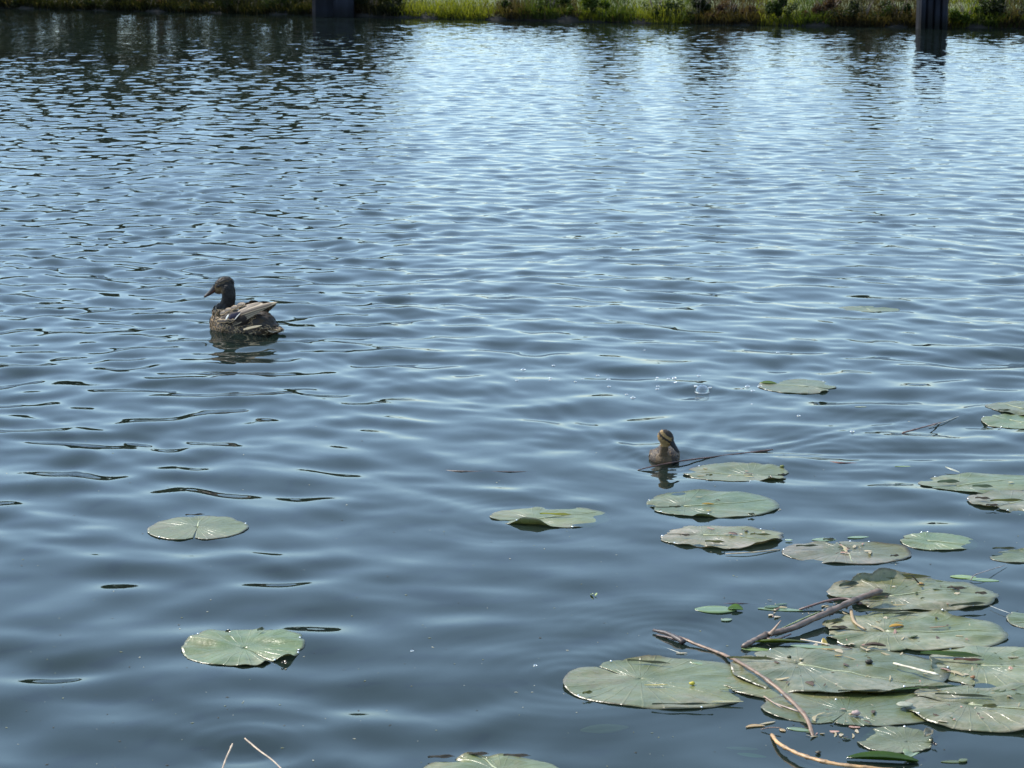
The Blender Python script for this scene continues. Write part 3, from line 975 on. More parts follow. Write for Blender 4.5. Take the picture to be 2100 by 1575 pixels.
make_pad(2065, 2190, 1252, 1292, 'small round lily pad cut by the right frame edge beside the cluster', 20, 0.05, 0.004, seed=25, group=PADROW)
make_pad(868, 1150, 1555, 1610, 'lily pad cut by the bottom frame edge with a wavy brownish far rim', 300, 0.06, 0.006, seed=26, group=PADROW, ruf=2.0, curls=((105, 50, 0.8, 0.14),), drops=6)


# ------------------------------------------------------------------ free leaves and scraps
def leaf_mesh(outline_len, wd, fold=0.0, colr=(0.2, 0.25, 0.1), n=14, bend=0.0, tipc=None, thick=0.0008, pointed=1.0, wav=0.0):
    """a lanceolate leaf lying along +x, built with thickness; fold lifts its margins"""
    mb = MB(); vs = []; cs = []
    for s_, dz in ((1, 0.0), (-1, -thick)):
        for i in range(n):
            t = i / (n - 1)
            ww = wd * 0.5 * (math.sin(math.pi * min(1, (t * 0.96 + 0.02))) ** (0.75 * pointed)) + 0.0004
            yb = bend * math.sin(math.pi * t) * outline_len
            for j, k in enumerate((-1, -0.5, 0, 0.5, 1)):
                z = fold * ww * k * k + dz + wav * math.sin(t * 9 + k)
                vs.append((-outline_len / 2 + outline_len * t, yb + ww * k, z))
                c = colr if tipc is None else [colr[q] + (tipc[q] - colr[q]) * t for q in range(3)]
                cs.append([q * (0.82 if k == 0 else 1) for q in c])
    fs = []
    m = n * 5
    for i in range(n - 1):
        for j in range(4):
            a = i * 5 + j
            fs.append((a, a + 5, a + 6, a + 1)); fs.append((m + a, m + a + 1, m + a + 6, m + a + 5))
        a = i * 5
        fs.append((a, m + a, m + a + 5, a + 5)); fs.append((a + 4, a + 9, m + a + 9, m + a + 4))
    mb.add(vs, fs, cs)
    return mb


def put_leaf(name, px, py, L, wd, ang, label, cat='leaf', colr=(0.2, 0.25, 0.1), mat='wetleaf', group=None, z=None, fold=0.0, tilt=0.0, roll=0.0, **kw):
    p = P(px, py)
    zz = (top_at(p.x, p.y) + 0.0022) if z is None else wz(p.x, p.y) + z
    o = leaf_mesh(L, wd, fold, colr, **kw).build(name, M[mat])
    o.location = (p.x, p.y, zz)
    o.rotation_euler = (roll, -tilt, R(ang))
    return tag(o, label, cat, group)


TAN = (0.42, 0.28, 0.12); YEL = (0.45, 0.36, 0.08); BRN = (0.09, 0.05, 0.03); PGR = (0.17, 0.24, 0.12); DGR = (0.035, 0.07, 0.012); STR = (0.42, 0.35, 0.22)
FL = 'fallen leaves floating on the pond'
put_leaf('fallen_leaf', 1549, 1490, 0.038, 0.012, 12, 'curved tan leaf floating left of the lower reed end', colr=TAN, group=FL, bend=0.16)
put_leaf('fallen_leaf', 1574, 1483, 0.036, 0.006, 28, 'slim straw-yellow leaf touching the curved tan leaf', colr=STR, group=FL)
put_leaf('fallen_leaf', 1605, 1498, 0.016, 0.010, 300, 'tiny triangular tan leaf at the end of the curled brown twig', colr=TAN, group=FL)
put_leaf('fallen_leaf', 1345, 1411, 0.046, 0.004, 2, 'thin yellow leaf strip lying on the large oval pad', colr=YEL, group=FL)
put_leaf('fallen_leaf', 1492, 1444, 0.062, 0.006, 0, 'buff leaf strip on the front rim of the large oval pad', colr=(0.42, 0.38, 0.2), group=FL)
put_leaf('fallen_leaf', 1500, 1419, 0.05, 0.004, 16, 'narrow olive leaf strip at the right end of the large oval pad', colr=(0.25, 0.25, 0.1), group=FL)
put_leaf('fallen_leaf', 1838, 1291, 0.034, 0.012, 15, 'orange-yellow leaf on the cluster pad with the pinched end', colr=(0.45, 0.27, 0.05), group=FL, fold=0.6)
put_leaf('fallen_leaf', 1848, 1283, 0.032, 0.006, 350, 'darker ochre leaf touching the orange-yellow leaf', colr=(0.25, 0.16, 0.04), group=FL)
put_leaf('fallen_leaf', 1691, 1330, 0.028, 0.013, 100, 'upright yellow leaf at the far rim of the largest pad', colr=(0.50, 0.36, 0.08), group=FL, tilt=0.7)
put_leaf('fallen_leaf', 1672, 1334, 0.016, 0.010, 60, 'small pale pink leaf beside the upright yellow leaf', colr=(0.42, 0.36, 0.28), group=FL, tilt=0.4)
put_leaf('fallen_leaf', 1700, 1341, 0.055, 0.005, 352, 'flat ochre leaf under the upright yellow leaf', colr=(0.45, 0.30, 0.10), group=FL)
put_leaf('fallen_leaf', 1719, 1355, 0.016, 0.006, 0, 'tiny orange leaf on the far half of the largest pad', colr=(0.42, 0.28, 0.08), group=FL)
put_leaf('fallen_leaf', 1452, 1037, 0.032, 0.006, 355, 'ochre leaf on the middle of the notched pad in front of the duckling', colr=(0.40, 0.27, 0.07), group=FL, fold=0.8)
put_leaf('fallen_leaf', 1453, 1048, 0.013, 0.006, 0, 'tiny yellow leaf nearer the front of that notched pad', colr=(0.45, 0.34, 0.05), group=FL)
put_leaf('fallen_leaf', 1434, 1024, 0.018, 0.004, 0, 'tiny pale strip near the far rim of the notched pad', colr=STR, group=FL)
put_leaf('fallen_leaf', 1536, 978, 0.028, 0.007, 340, 'pale yellow leaf on the ragged pad by the duckling', colr=(0.5, 0.42, 0.2), group=FL)
put_leaf('fallen_leaf', 1535, 971, 0.026, 0.004, 358, 'thin rusty leaf on the ragged pad by the duckling', colr=(0.22, 0.11, 0.04), group=FL)
put_leaf('fallen_leaf', 2073, 1007 - 11, 0.015, 0.010, 0, 'round buff seed leaf on the long pad at the right frame edge', colr=(0.48, 0.42, 0.25), group=FL)
put_leaf('fallen_leaf', 1923, 1292, 0.036, 0.004, 12, 'thin orange-brown leaf lying along the pinched pad', colr=(0.33, 0.17, 0.07), group=FL)
put_leaf('fallen_leaf', 2073, 1377, 0.014, 0.009, 100, 'tiny pink leaf on the dusty pad at the right frame edge', colr=(0.5, 0.3, 0.22), group=FL, tilt=0.3)
put_leaf('fallen_leaf', 1795, 1331, 0.044, 0.011, 345, 'dark brown seed-like leaf between the pinched pad and the largest pad', colr=(0.06, 0.04, 0.03), mat='scrap', group=FL, fold=0.9)
put_leaf('fallen_leaf', 1840, 1247, 0.04, 0.005, 5, 'small ochre leaf with a bent tip on the backmost cluster pad', colr=(0.42, 0.31, 0.12), group=FL)
put_leaf('fallen_leaf', 1888, 1206, 0.016, 0.010, 10, 'small orange-tan leaf near the far rim of the backmost cluster pad', colr=(0.42, 0.28, 0.12), group=FL, fold=0.5)
put_leaf('fallen_leaf', 1563, 1106, 0.0, 0.0, 0, 'x') if False else None

GL = 'green leaves adrift around the pads'
put_leaf('drifting_leaf', 1468, 1253, 0.095, 0.055, 358, 'pale submerged leaf trailing left of the cluster with a curled green tip', colr=(0.15, 0.22, 0.09), group=GL, z=0.0012, n=18)
put_leaf('drifting_leaf', 1508, 1253, 0.034, 0.026, 345, 'dark green curled leaf tip standing out of the water left of the cluster', colr=(0.06, 0.12, 0.01), group=GL, z=0.003, fold=0.5, roll=0.15)
put_leaf('drifting_leaf', 1490, 1272, 0.026, 0.018, 20, 'small pale leaf in front of the curled green tip', colr=(0.20, 0.26, 0.16), group=GL, z=0.002)
put_leaf('drifting_leaf', 1440, 1362, 0.100, 0.026, 326, 'long pale leaf strip lying diagonally above the large oval pad', colr=(0.17, 0.23, 0.11), group=GL, z=0.002, n=18)
put_leaf('drifting_leaf', 1398, 1342, 0.024, 0.006, 0, 'short straw scrap at the upper end of the diagonal leaf strip', colr=STR, group=GL)
put_leaf('drifting_leaf', 1600, 1322, 0.125, 0.026, 358, 'glossy dark olive leaf below the big reed stick', colr=(0.09, 0.12, 0.005), group=GL, z=0.005, fold=0.5, roll=-0.2, n=20, tipc=(0.05, 0.06, 0.01))
put_leaf('drifting_leaf', 1550, 1331, 0.06, 0.022, 350, 'pale green leaf in the water under the left end of the big reed stick', colr=(0.20, 0.28, 0.10), group=GL, z=0.001)
put_leaf('drifting_leaf', 1665, 1336, 0.09, 0.022, 350, 'pale mint leaf along the far rim of the largest pad', colr=(0.20, 0.27, 0.15), group=GL)
put_leaf('drifting_leaf', 1810, 1561, 0.130, 0.030, 352, 'thick rolled bright green leaf at the bottom of the cluster', colr=(0.030, 0.065, 0.003), group=GL, z=0.003, fold=0.75, n=20)
put_leaf('drifting_leaf', 1868, 1554, 0.030, 0.030, 60, 'pale upturned tip beside the rolled bright green leaf', colr=(0.20, 0.26, 0.16), group=GL, z=0.005, fold=0.6)
put_leaf('drifting_leaf', 1975, 1185, 0.060, 0.030, 352, 'yellow-green torn leaf floating at the right above the cluster', colr=(0.22, 0.30, 0.10), group=GL, z=0.0015)
put_leaf('drifting_leaf', 2015, 1191, 0.075, 0.026, 345, 'light green leaf tail beside the yellow-green torn leaf', colr=(0.19, 0.28, 0.13), group=GL, z=0.001)
put_leaf('drifting_leaf', 1575, 787, 0.058, 0.026, 350, 'upturned olive green leaf beside the half-sunken pad', colr=(0.08, 0.12, 0.01), group=GL, z=0.002, fold=0.35, roll=0.12)
put_leaf('drifting_leaf', 1214, 1219, 0.014, 0.005, 120, 'left half of the tiny pale sprout alone in open water', colr=(0.42, 0.48, 0.22), group=GL, z=0.004, tilt=-0.4)
put_leaf('drifting_leaf', 1222, 1220, 0.012, 0.004, 60, 'right half of the tiny pale sprout alone in open water', colr=(0.42, 0.48, 0.22), group=GL, z=0.004, tilt=0.4)
put_leaf('drifting_leaf', 1240, 1483, 0.095, 0.05, 12, 'ghostly brown leaf sunk under the surface in front of the large oval pad', colr=(0.22, 0.21, 0.11), group=GL, z=-0.014, mat='scrap')
put_leaf('drifting_leaf', 1522, 1531, 0.060, 0.016, 352, 'faint grey-green sunken leaf near the lower reed ends', colr=(0.20, 0.24, 0.15), group=GL, z=-0.004, mat='scrap')
put_leaf('drifting_leaf', 1542, 1546, 0.055, 0.018, 340, 'sunken pale green leaf, the nearest by the lower reed ends', colr=(0.20, 0.32, 0.17), group=GL, z=-0.003, mat='scrap')
put_leaf('drifting_leaf', 1955, 1563, 0.045, 0.012, 0, 'small olive leaf at the bottom right corner', colr=(0.08, 0.10, 0.02), group=GL, z=0.001)
put_leaf('drifting_leaf', 1975, 1562, 0.020, 0.014, 40, 'small round olive leaf in the bottom right corner', colr=(0.10, 0.12, 0.03), group=GL, z=0.003)
put_leaf('drifting_leaf', 1855, 957, 0.055, 0.010, 0, 'thin pale green leaf strip awash beyond the long right pad', colr=(0.22, 0.30, 0.14), group=GL, z=0.0005)
put_leaf('drifting_leaf', 1953, 968, 0.055, 0.010, 305, 'white pointed leaf standing against the far rim of the long right pad', colr=(0.42, 0.42, 0.33), group=GL, z=0.008, tilt=-0.1)
put_leaf('drifting_leaf', 1765, 839, 0.036, 0.006, 0, 'pale floating strip right of the half-sunken pad', colr=(0.38, 0.40, 0.28), group=GL, z=0.001)
put_leaf('drifting_leaf', 1618, 1110, 0.014, 0.018, 90, 'small bright oval leaf between the two scrap-littered pads', colr=(0.30, 0.38, 0.25), group=GL, z=0.004)
put_leaf('drifting_leaf', 1870, 1135 - 20, 0.04, 0.008, 10, 'narrow pale leaf just left of the small dull pad', colr=(0.22, 0.28, 0.15), group=GL, z=0.002)
for (a, b, L, ww, an, lab) in ((1690, 1108, .06, .03, 4, 'pale leaf piece awash behind the scrap-covered oval pad, its left one'), (1760, 1105, .055, .02, 8, 'pale leaf piece awash behind the scrap-covered oval pad, its right one'),
                           (1583, 1248, .035, .022, 10, 'round dark green leaf between the curled green tip and the big stick'), (1602, 1243, .03, .010, 20, 'narrow dark green leaf beside the round dark one'),
                           (1600, 1252, .10, .022, 350, 'mint leaf just under water left of the big stick'), (1640, 1496, .05, .018, 340, 'pale green leaf by the heap of straw at the lower reed')):
    put_leaf('drifting_leaf', a, b, L, ww, an, lab, colr=(0.05, 0.09, 0.02) if 'dark' in lab else (0.17, 0.24, 0.13), group=GL, z=0.001 if 'dark' not in lab else 0.003)


# rims and flaps of the pads that are turned over or curled up
def flap(k, px, py, L, wd, ang, colr, up=0.006, roll=0.45, fold=0.5):
    p = PADS[k]; q = P(px, py)
    o = leaf_mesh(L, wd * 0.75, fold, colr, n=16, wav=0.0012, tipc=[c * 0.6 for c in colr], thick=0.0009).build('curled_rim', M['wetleaf'])
    o.parent = p.root
    o.location = (q.x - p.c.x, q.y - p.c.y, max(top_at(q.x, q.y), wz(q.x, q.y)) + up)
    o.rotation_euler = (roll, 0, R(ang))


OL = (0.085, 0.085, 0.012); DO = (0.050, 0.056, 0.014); DB = (0.060, 0.044, 0.020); GR = (0.045, 0.085, 0.006)
for a in ((5, 1385, 1044, .034, .007, 2, DO), (5, 1541, 1058, .018, .010, 0, DO), (4, 1455, 981, .020, .006, 5, OL), (4, 1603, 977, .024, .006, 20, DB), (4, 1580, 984, .012, .006, 10, DB),
          (6, 1466, 1118, .050, .010, 350, OL), (6, 1560, 1104, .052, .007, 352, OL), (6, 1405, 1106, .026, .008, 350, DB), (7, 1655, 1128, .055, .007, 3, DO), (7, 1835, 1146, .022, .007, 8, DB),
          (7, 1700, 1112, .030, .009, 0, DO), (9, 2060, 1131, .06, .008, 0, DO), (11, 2065, 1037, .090, .013, 2, (0.10, 0.10, 0.006)), (11, 2015, 1031, .040, .010, 345, DB), (11, 2035, 1048, .034, .009, 350, DB),
          (10, 1945, 993, .062, .018, 3, (0.07, 0.10, 0.045)), (10, 2015, 1003, .055, .015, 352, (0.07, 0.10, 0.045)),
          (16, 1845, 1195, .145, .018, 1, OL), (16, 1741, 1211, .052, .018, 22, DO), (16, 1795, 1233, .085, .015, 14, DO), (16, 1790, 1239, .075, .012, 10, OL), (16, 1962, 1217, .045, .009, 350, DB), (16, 2012, 1227, .028, .010, 350, DB),
          (16, 1986, 1250, .085, .011, 12, DO), (17, 1845, 1268, .075, .008, 358, DO), (17, 1712, 1284, .045, .014, 20, OL), (17, 1722, 1297, .036, .010, 350, DB), (17, 1800, 1262, .10, .008, 0, DO),
          (20, 1950, 1354, .125, .019, 348, GR), (20, 1985, 1364, .060, .008, 355, (0.12, 0.05, 0.02)), (21, 1905, 1424, .14, .006, 9, GR), (21, 1540, 1364, .10, .009, 355, OL), (21, 1770, 1430, .10, .004, 0, DO),
          (22, 1975, 1440, .110, .007, 350, DO), (22, 1902, 1424, .050, .009, 345, DO), (22, 2030, 1462, .03, .012, 0, OL), (23, 1903, 1512, .040, .022, 60, (0.30, 0.24, 0.13)), (23, 1917, 1532, .012, .008, 300, (0.03, 0.02, 0.015)),
          (1, 583, 1361, .013, .011, 0, DB), (1, 468, 1303, .012, .010, 30, DO), (1, 535, 1299, .018, .010, 40, (0.11, 0.12, 0.05)), (25, 905, 1559, .05, .008, 5, DB), (25, 980, 1558, .042, .008, 0, DB), (25, 1060, 1562, .05, .007, 355, DB),
          (3, 1330, 1365, .09, .007, 345, DO), (3, 1205, 1430, .022, .009, 20, (0.12, 0.12, 0.01)), (3, 1400, 1453, .12, .004, 0, DO), (12, 2060, 849, .04, .008, 0, DO), (0, 400, 1063, .05, .004, 8, DB), (2, 1140, 1061, .085, .009, 352, (0.28, 0.28, 0.03))):
    flap(*a)

# reed sticks ---------------------------------------------------------------
def stick(name, ctrl, r0, r1, label, colr, cat='stick', n=34, nodes=(), group=None, flat=0.8, side=(), mat='reed'):
    """ctrl: (px, py, z above the surface)"""
    pts3 = []
    for (a, b, z) in ctrl:
        q = P(a, b, z)
        pts3.append(Vector((q.x, q.y, z)))
    pts = spline(pts3, n)
    g = random.Random(int(ctrl[0][0]))
    rad = []; cols = []
    for i in range(n):
        t = i / (n - 1)
        r = r0 + (r1 - r0) * t
        f = g.uniform(0.55, 1.25)
        for nd in nodes:
            if abs(t - nd) < 0.6 / n: r *= 1.35; f *= 0.5
        rad.append(r); cols.append([c * f for c in colr])
    rad[-1] *= 0.6; rad[0] *= 0.7
    mb = MB()
    tube(mb, pts, rad, 10, flat=flat, cols=cols, rng=g, rough=0.20)
    base = pts[0]
    mb.v = [(v[0] - base.x, v[1] - base.y, v[2]) for v in mb.v]
    rt = empty(name, (base.x, base.y, 0), 0, label, cat, group) if side else None
    o = mb.build('stalk' if side else name, M[mat], rt)
    if not side:
        o.location = (base.x, base.y, 0)
        return tag(o, label, cat, group)
    for (nm, c2, ra, rb, cc) in side:
        q = [P(a, b, z) for (a, b, z) in c2]
        sp = spline([Vector((v.x - base.x, v.y - base.y, v.z)) for v in q], 10)
        mb = MB(); tube(mb, sp, [ra + (rb - ra) * i / 9 for i in range(10)], 7, cols=[cc] * 10, flat=0.7, rng=g, rough=0.15)
        mb.build(nm, M[mat], rt)
    return rt


MAUVE = (0.135, 0.090, 0.066)
stick('reed_stick', [(1523, 1326, 0.004), (1570, 1303, 0.009), (1625, 1288, 0.012), (1700, 1255, 0.018), (1760, 1228, 0.026), (1808, 1211, 0.034)], 0.0065, 0.0085,
      'thick brown reed stick lying across the back of the lily pad cluster', MAUVE, n=50, nodes=(0.20, 0.62, 0.78), side=(
          ('side_shoot', [(1578, 1302, 0.012), (1588, 1290, 0.022), (1602, 1272, 0.038)], 0.007, 0.0008, (0.22, 0.14, 0.09)),
          ('bark_flap', [(1568, 1308, 0.004), (1590, 1312, 0.006), (1622, 1300, 0.006)], 0.005, 0.002, (0.06, 0.035, 0.03)),
          ('side_shoot', [(1745, 1250, 0.010), (1752, 1275, 0.012), (1775, 1291, 0.011)], 0.004, 0.003, (0.28, 0.20, 0.11)),
          ('bark_flap', [(1640, 1250, 0.004), (1690, 1234, 0.012), (1735, 1228, 0.016), (1765, 1238, 0.018)], 0.003, 0.005, (0.13, 0.075, 0.06))))
stick('reed_stick', [(1345, 1294, 0.003), (1395, 1308, 0.006), (1435, 1324, 0.004), (1480, 1341, 0.0035), (1512, 1356, 0.014), (1560, 1385, 0.020), (1610, 1425, 0.012), (1652, 1470, 0.008), (1668, 1512, -0.002)], 0.0035, 0.0042,
      'long bent reed stick with dark clotted tip, crossing the left of the cluster', (0.20, 0.12, 0.075), n=70, nodes=(0.5, 0.56, 0.66, 0.76, 0.86), side=(
          ('clotted_tip', [(1340, 1292, 0.004), (1366, 1298, 0.006), (1392, 1310, 0.008), (1402, 1318, 0.003)], 0.004, 0.009, (0.035, 0.02, 0.018)),
          ('clotted_tip', [(1346, 1302, 0.002), (1370, 1307, 0.003), (1395, 1313, 0.004)], 0.002, 0.006, (0.05, 0.03, 0.028)),
          ('side_shoot', [(1567, 1428, 0.004), (1585, 1440, 0.005), (1605, 1452, 0.003)], 0.0018, 0.001, (0.30, 0.21, 0.15))))
stick('reed_stick', [(1582, 1506, 0.001), (1598, 1525, 0.009), (1640, 1547, 0.012), (1690, 1562, 0.013), (1760, 1573, 0.014), (1860, 1582, 0.012), (1950, 1590, 0.01)], 0.0035, 0.0045,
      'orange-tan bent reed at the bottom edge of the cluster', (0.40, 0.23, 0.095), n=50, nodes=(0.22, 0.38, 0.5, 0.7))
stick('reed_stick', [(1570, 1435, -0.001), (1600, 1446, 0.002), (1640, 1460, 0.003)], 0.0014, 0.002, 'thin mauve twig lying in open water left of the long bent reed', (0.32, 0.24, 0.2), n=14)
stick('twig', [(1560, 1496, 0.001), (1580, 1492, 0.006), (1602, 1493, 0.008)], 0.0012, 0.0014, 'tiny curled brown twig above the orange-tan reed', (0.12, 0.07, 0.05), 'twig', n=12)
stick('floating_reed', [(1308, 964, -0.002), (1345, 955, 0.0025), (1400, 945, 0.003), (1480, 935, 0.0025), (1530, 929, 0.002), (1585, 922, -0.004)], 0.0020, 0.0030, 'thin rusty reed stem passing in front of the duckling', (0.085, 0.036, 0.024), 'reed', n=30)
stick('floating_reed', [(1850, 888, 0.001), (1872, 882, 0.005), (1905, 873, 0.006), (1930, 866, -0.002)], 0.0028, 0.0022, 'short dark reed stem pointing up right in the wake at the right', (0.15, 0.075, 0.055), 'reed', n=20, nodes=(0.35,))
stick('floating_reed', [(1905, 876, -0.003), (1945, 862, 0.002), (1990, 845, 0.001)], 0.0014, 0.0012, 'thin pale reed tip awash beyond the short dark stem', (0.3, 0.3, 0.26), 'reed', n=14)
stick('floating_reed', [(1686, 946, -0.003), (1720, 949, 0.003), (1762, 951, -0.003)], 0.003, 0.0025, 'short red-brown reed piece right of the rusty stem', (0.13, 0.04, 0.025), 'reed', n=14)
stick('floating_reed', [(905, 965, -0.004), (950, 967, 0.002), (1030, 968, 0.002), (1100, 968, -0.004)], 0.0030, 0.0026, 'dark reed piece barely awash left of the duckling', (0.05, 0.03, 0.025), 'reed', n=20)
stick('floating_reed', [(1455, 1580, 0.09), (1462, 1556, 0.10), (1476, 1524, 0.12)], 0.002, 0.0022, 'x', (0.4, 0.3, 0.2)) if False else None
stick('straw_stalk', [(452, 1590, 0.0), (462, 1560, 0.008), (477, 1525, 0.024)], 0.0015, 0.0017, 'left of two straw stalks rising at the bottom left edge', (0.45, 0.33, 0.23), 'stalk', n=12)
stick('straw_stalk', [(590, 1590, 0.0), (560, 1560, 0.010), (530, 1538, 0.016), (502, 1514, 0.022)], 0.0013, 0.0018, 'right, slanting one of two straw stalks at the bottom left edge', (0.45, 0.33, 0.23), 'stalk', n=14)
stick('floating_reed', [(1448, 1243, -0.004), (1500, 1238, 0.002), (1560, 1240, -0.003)], 0.0028, 0.002, 'dark stem awash beyond the pale trailing leaf', (0.05, 0.035, 0.04), 'reed', n=14)
stick('twig', [(1990, 1190, 0.004), (1998, 1180, 0.012), (2020, 1172, 0.014), (2065, 1158, 0.002)], 0.0016, 0.0007, 'thin grey twig over the yellow-green torn leaf at the right', (0.25, 0.2, 0.18), 'twig', n=16)
stick('twig', [(1868, 1178, 0.040), (1876, 1186, 0.030), (1884, 1196, 0.016)], 0.0012, 0.003, 'tiny dark thorn-like twig on the far rim of the backmost cluster pad', (0.05, 0.04, 0.02), 'twig', n=8)
stick('straw_stalk', [(1590, 1295, 0.004), (1640, 1272, 0.006), (1680, 1255, 0.006)], 0.0016, 0.002, 'yellow-green straw lying parallel to the thick reed stick', (0.24, 0.27, 0.10), 'stalk', n=14)
stick('straw_stalk', [(1832, 1360, 0.018), (1870, 1370, 0.019), (1925, 1384, 0.018)], 0.0026, 0.0034, 'white straw piece on the right part of the largest pad', (0.55, 0.50, 0.38), 'stalk', n=14)
stick('straw_stalk', [(1642, 1311, 0.008), (1680, 1318, 0.012), (1702, 1323, 0.012)], 0.0018, 0.002, 'pale straw next to the glossy dark olive leaf', (0.48, 0.40, 0.28), 'stalk', n=12)
stick('straw_stalk', [(2030, 1242, 0.004), (2050, 1250, 0.005), (2072, 1258, 0.005)], 0.0006, 0.0006, 'hair-thin white straw running to the small round pad at the right', (0.5, 0.5, 0.45), 'stalk', n=8)
stick('straw_stalk', [(1808, 1183, 0.002), (1845, 1184, 0.003), (1875, 1183, 0.002)], 0.0007, 0.0007, 'hair-thin white straw beyond the backmost cluster pad', (0.5, 0.5, 0.45), 'stalk', n=8)
stick('straw_stalk', [(1350, 1322, -0.001), (1375, 1332, 0.001), (1410, 1344, 0.001)], 0.0009, 0.0009, 'hair-thin pale straw pointing at the diagonal leaf strip', (0.45, 0.45, 0.38), 'stalk', n=8)
stick('straw_stalk', [(1488, 1136, 0.0), (1540, 1133, 0.004), (1600, 1127, 0.003)], 0.0014, 0.002, 'tan straw sticking out left of the scrap-covered oval pad', (0.42, 0.33, 0.2), 'stalk', n=10)

# scraps strewn over the pads
SCR = 'tiny scraps strewn on the lily pads'
scr_meshes = []
for k, (cc, L, ww) in enumerate(((STR, 0.014, 0.004), (BRN, 0.009, 0.004), ((0.05, 0.07, 0.01), 0.012, 0.006), ((0.5, 0.42, 0.3), 0.007, 0.005), ((0.42, 0.25, 0.2), 0.008, 0.003))):
    scr_meshes.append(leaf_mesh(L * 1.15, ww * 0.75, 0.15, cc, n=6, bend=0.12, thick=0.0005).mesh('scrap', M['scrap']))
SK = ['straw-coloured', 'brown', 'dark green', 'cream', 'reddish']
AREAS = [(1420, 1580, 1088, 1105, 10, 'on the third pad in front of the duckling'), (1690, 1800, 1118, 1140, 16, 'on the middle of the oval pad above the cluster'),
         (1700, 2000, 1200, 1245, 20, 'on the backmost cluster pad'), (1640, 1780, 1235, 1262, 14, 'in the litter behind the thick reed stick'),
         (1730, 2000, 1270, 1325, 16, 'on the cluster pad with the pinched end'), (1560, 1920, 1345, 1415, 26, 'on the largest pad of the cluster'),
         (1680, 1790, 1322, 1345, 10, 'along the far rim of the largest pad'), (1930, 2095, 1345, 1400, 12, 'on the dusty pad with the green flap'),
         (1880, 2095, 1420, 1490, 18, 'on the nearest large pad at the right edge'), (1640, 1850, 1450, 1485, 8, 'on the smooth half-covered cluster pad'),
         (1350, 1610, 1020, 1050, 4, 'on the left-notched pad before the duckling'), (1420, 1600, 958, 980, 4, 'on the ragged pad by the duckling'),
         (1650, 1760, 1480, 1515, 14, 'afloat between reed end and small torn pad'), (1570, 1600, 1225, 1270, 6, 'in the water left of the thick reed stick')]
for (x0, x1, y0, y1, n, where) in AREAS:
    for i in range(int(n * 1.5)):
        a, b = rng.uniform(x0, x1), rng.uniform(y0, y1)
        k = rng.choice([0, 0, 1, 1, 2, 3, 3, 4])
        o = bpy.data.objects.new('plant_scrap', scr_meshes[k]); col.objects.link(o)
        q = P(a, b)
        o.location = (q.x, q.y, top_at(q.x, q.y) + 0.0018)
        o.rotation_euler = (rng.uniform(-.25, .25), rng.uniform(-.25, .25), rng.uniform(0, 6.28))
        s_ = rng.choice([0.5, 0.7, 0.9, 1.2, 1.6, 2.3]); o.scale = (s_, s_ * rng.uniform(0.5, 1.2), s_)
        tag(o, 'tiny %s scrap %s' % (SK[k], where), 'plant scrap', 'tiny scraps ' + where)
# small individual objects on the pads
def pebble(name, px, py, r, colr, label, cat, mat='scrap', sq=0.7):
    q = P(px, py)
    mb = MB(); ellipsoid(mb, (0, 0, 0), (r * 1.2, r, r * sq), None, 12, 8, colr)
    mb.v = [(v[0] * (1 + 0.15 * math.sin(v[1] * 900)), v[1], v[2] * (1 + 0.2 * math.sin(v[0] * 700))) for v in mb.v]
    o = mb.build(name, M[mat]); o.location = (q.x, q.y, top_at(q.x, q.y) + r * sq)
    return tag(o, label, cat)
pebble('flower_bud', 1419, 1410, 0.0052, (0.42, 0.36, 0.02), 'small yellow bud on the large oval pad', 'bud')
pebble('snail_shell', 1755, 1472, 0.0075, (0.30, 0.22, 0.2), 'pinkish grey snail shell on the front rim of the smooth cluster pad', 'snail', 'bill')
pebble('dark_clod', 1782, 1371, 0.007, (0.02, 0.018, 0.014), 'black clod on the middle of the largest pad', 'clod', 'bill')
pebble('seed', 1995, 1396, 0.0045, (0.25, 0.11, 0.04), 'round rusty seed on the dusty pad at the right frame edge', 'seed')
pebble('seed', 1744, 1471, 0.003, (0.45, 0.35, 0.22), 'cream seed touching the snail shell', 'seed')
pebble('seed', 1604, 960, 0.0055, (0.10, 0.12, 0.02), 'olive seed pod at the right end of the ragged pad', 'seed')
pebble('dark_clod', 1618, 1380 - 21, 0.004, (0.03, 0.04, 0.01), 'small dark clod near the left end of the largest pad', 'clod')
pebble('dark_clod', 1678, 1545, 0.0045, (0.05, 0.04, 0.02), 'small dark clod on the orange-tan reed', 'clod')
pebble('foam_tuft', 1855, 1457, 0.014, (0.30, 0.31, 0.24), 'pale foamy tuft on the smooth cluster pad', 'foam', 'scrap', 0.25)

# bubbles -------------------------------------------------------------------
def bubble_mesh(r, name):
    mb = MB(); vs = []; fs = []
    for i in range(7):
        a = math.pi / 2 * i / 6
        for k in range(16):
            b = 2 * math.pi * k / 16
            vs.append((math.cos(a) * math.cos(b) * r, math.cos(a) * math.sin(b) * r, math.sin(a) * r))
    for i in range(6):
        for k in range(16):
            a, b = i * 16 + k, i * 16 + (k + 1) % 16
            fs.append((a, b, b + 16, a + 16))
    mb.add(vs, fs)
    # wet collar where the film meets the water
    return mb.mesh(name, M['bubble'])


def collar_mesh(r):
    mb = MB()
    pts = [(math.cos(a) * r, math.sin(a) * r, 0.0006) for a in np.linspace(0, 2 * math.pi, 17)]
    tube(mb, pts, 0.0006, 6, colr=(0.5, 0.5, 0.5), cap=False)
    return mb.mesh('collar', M['drop'])


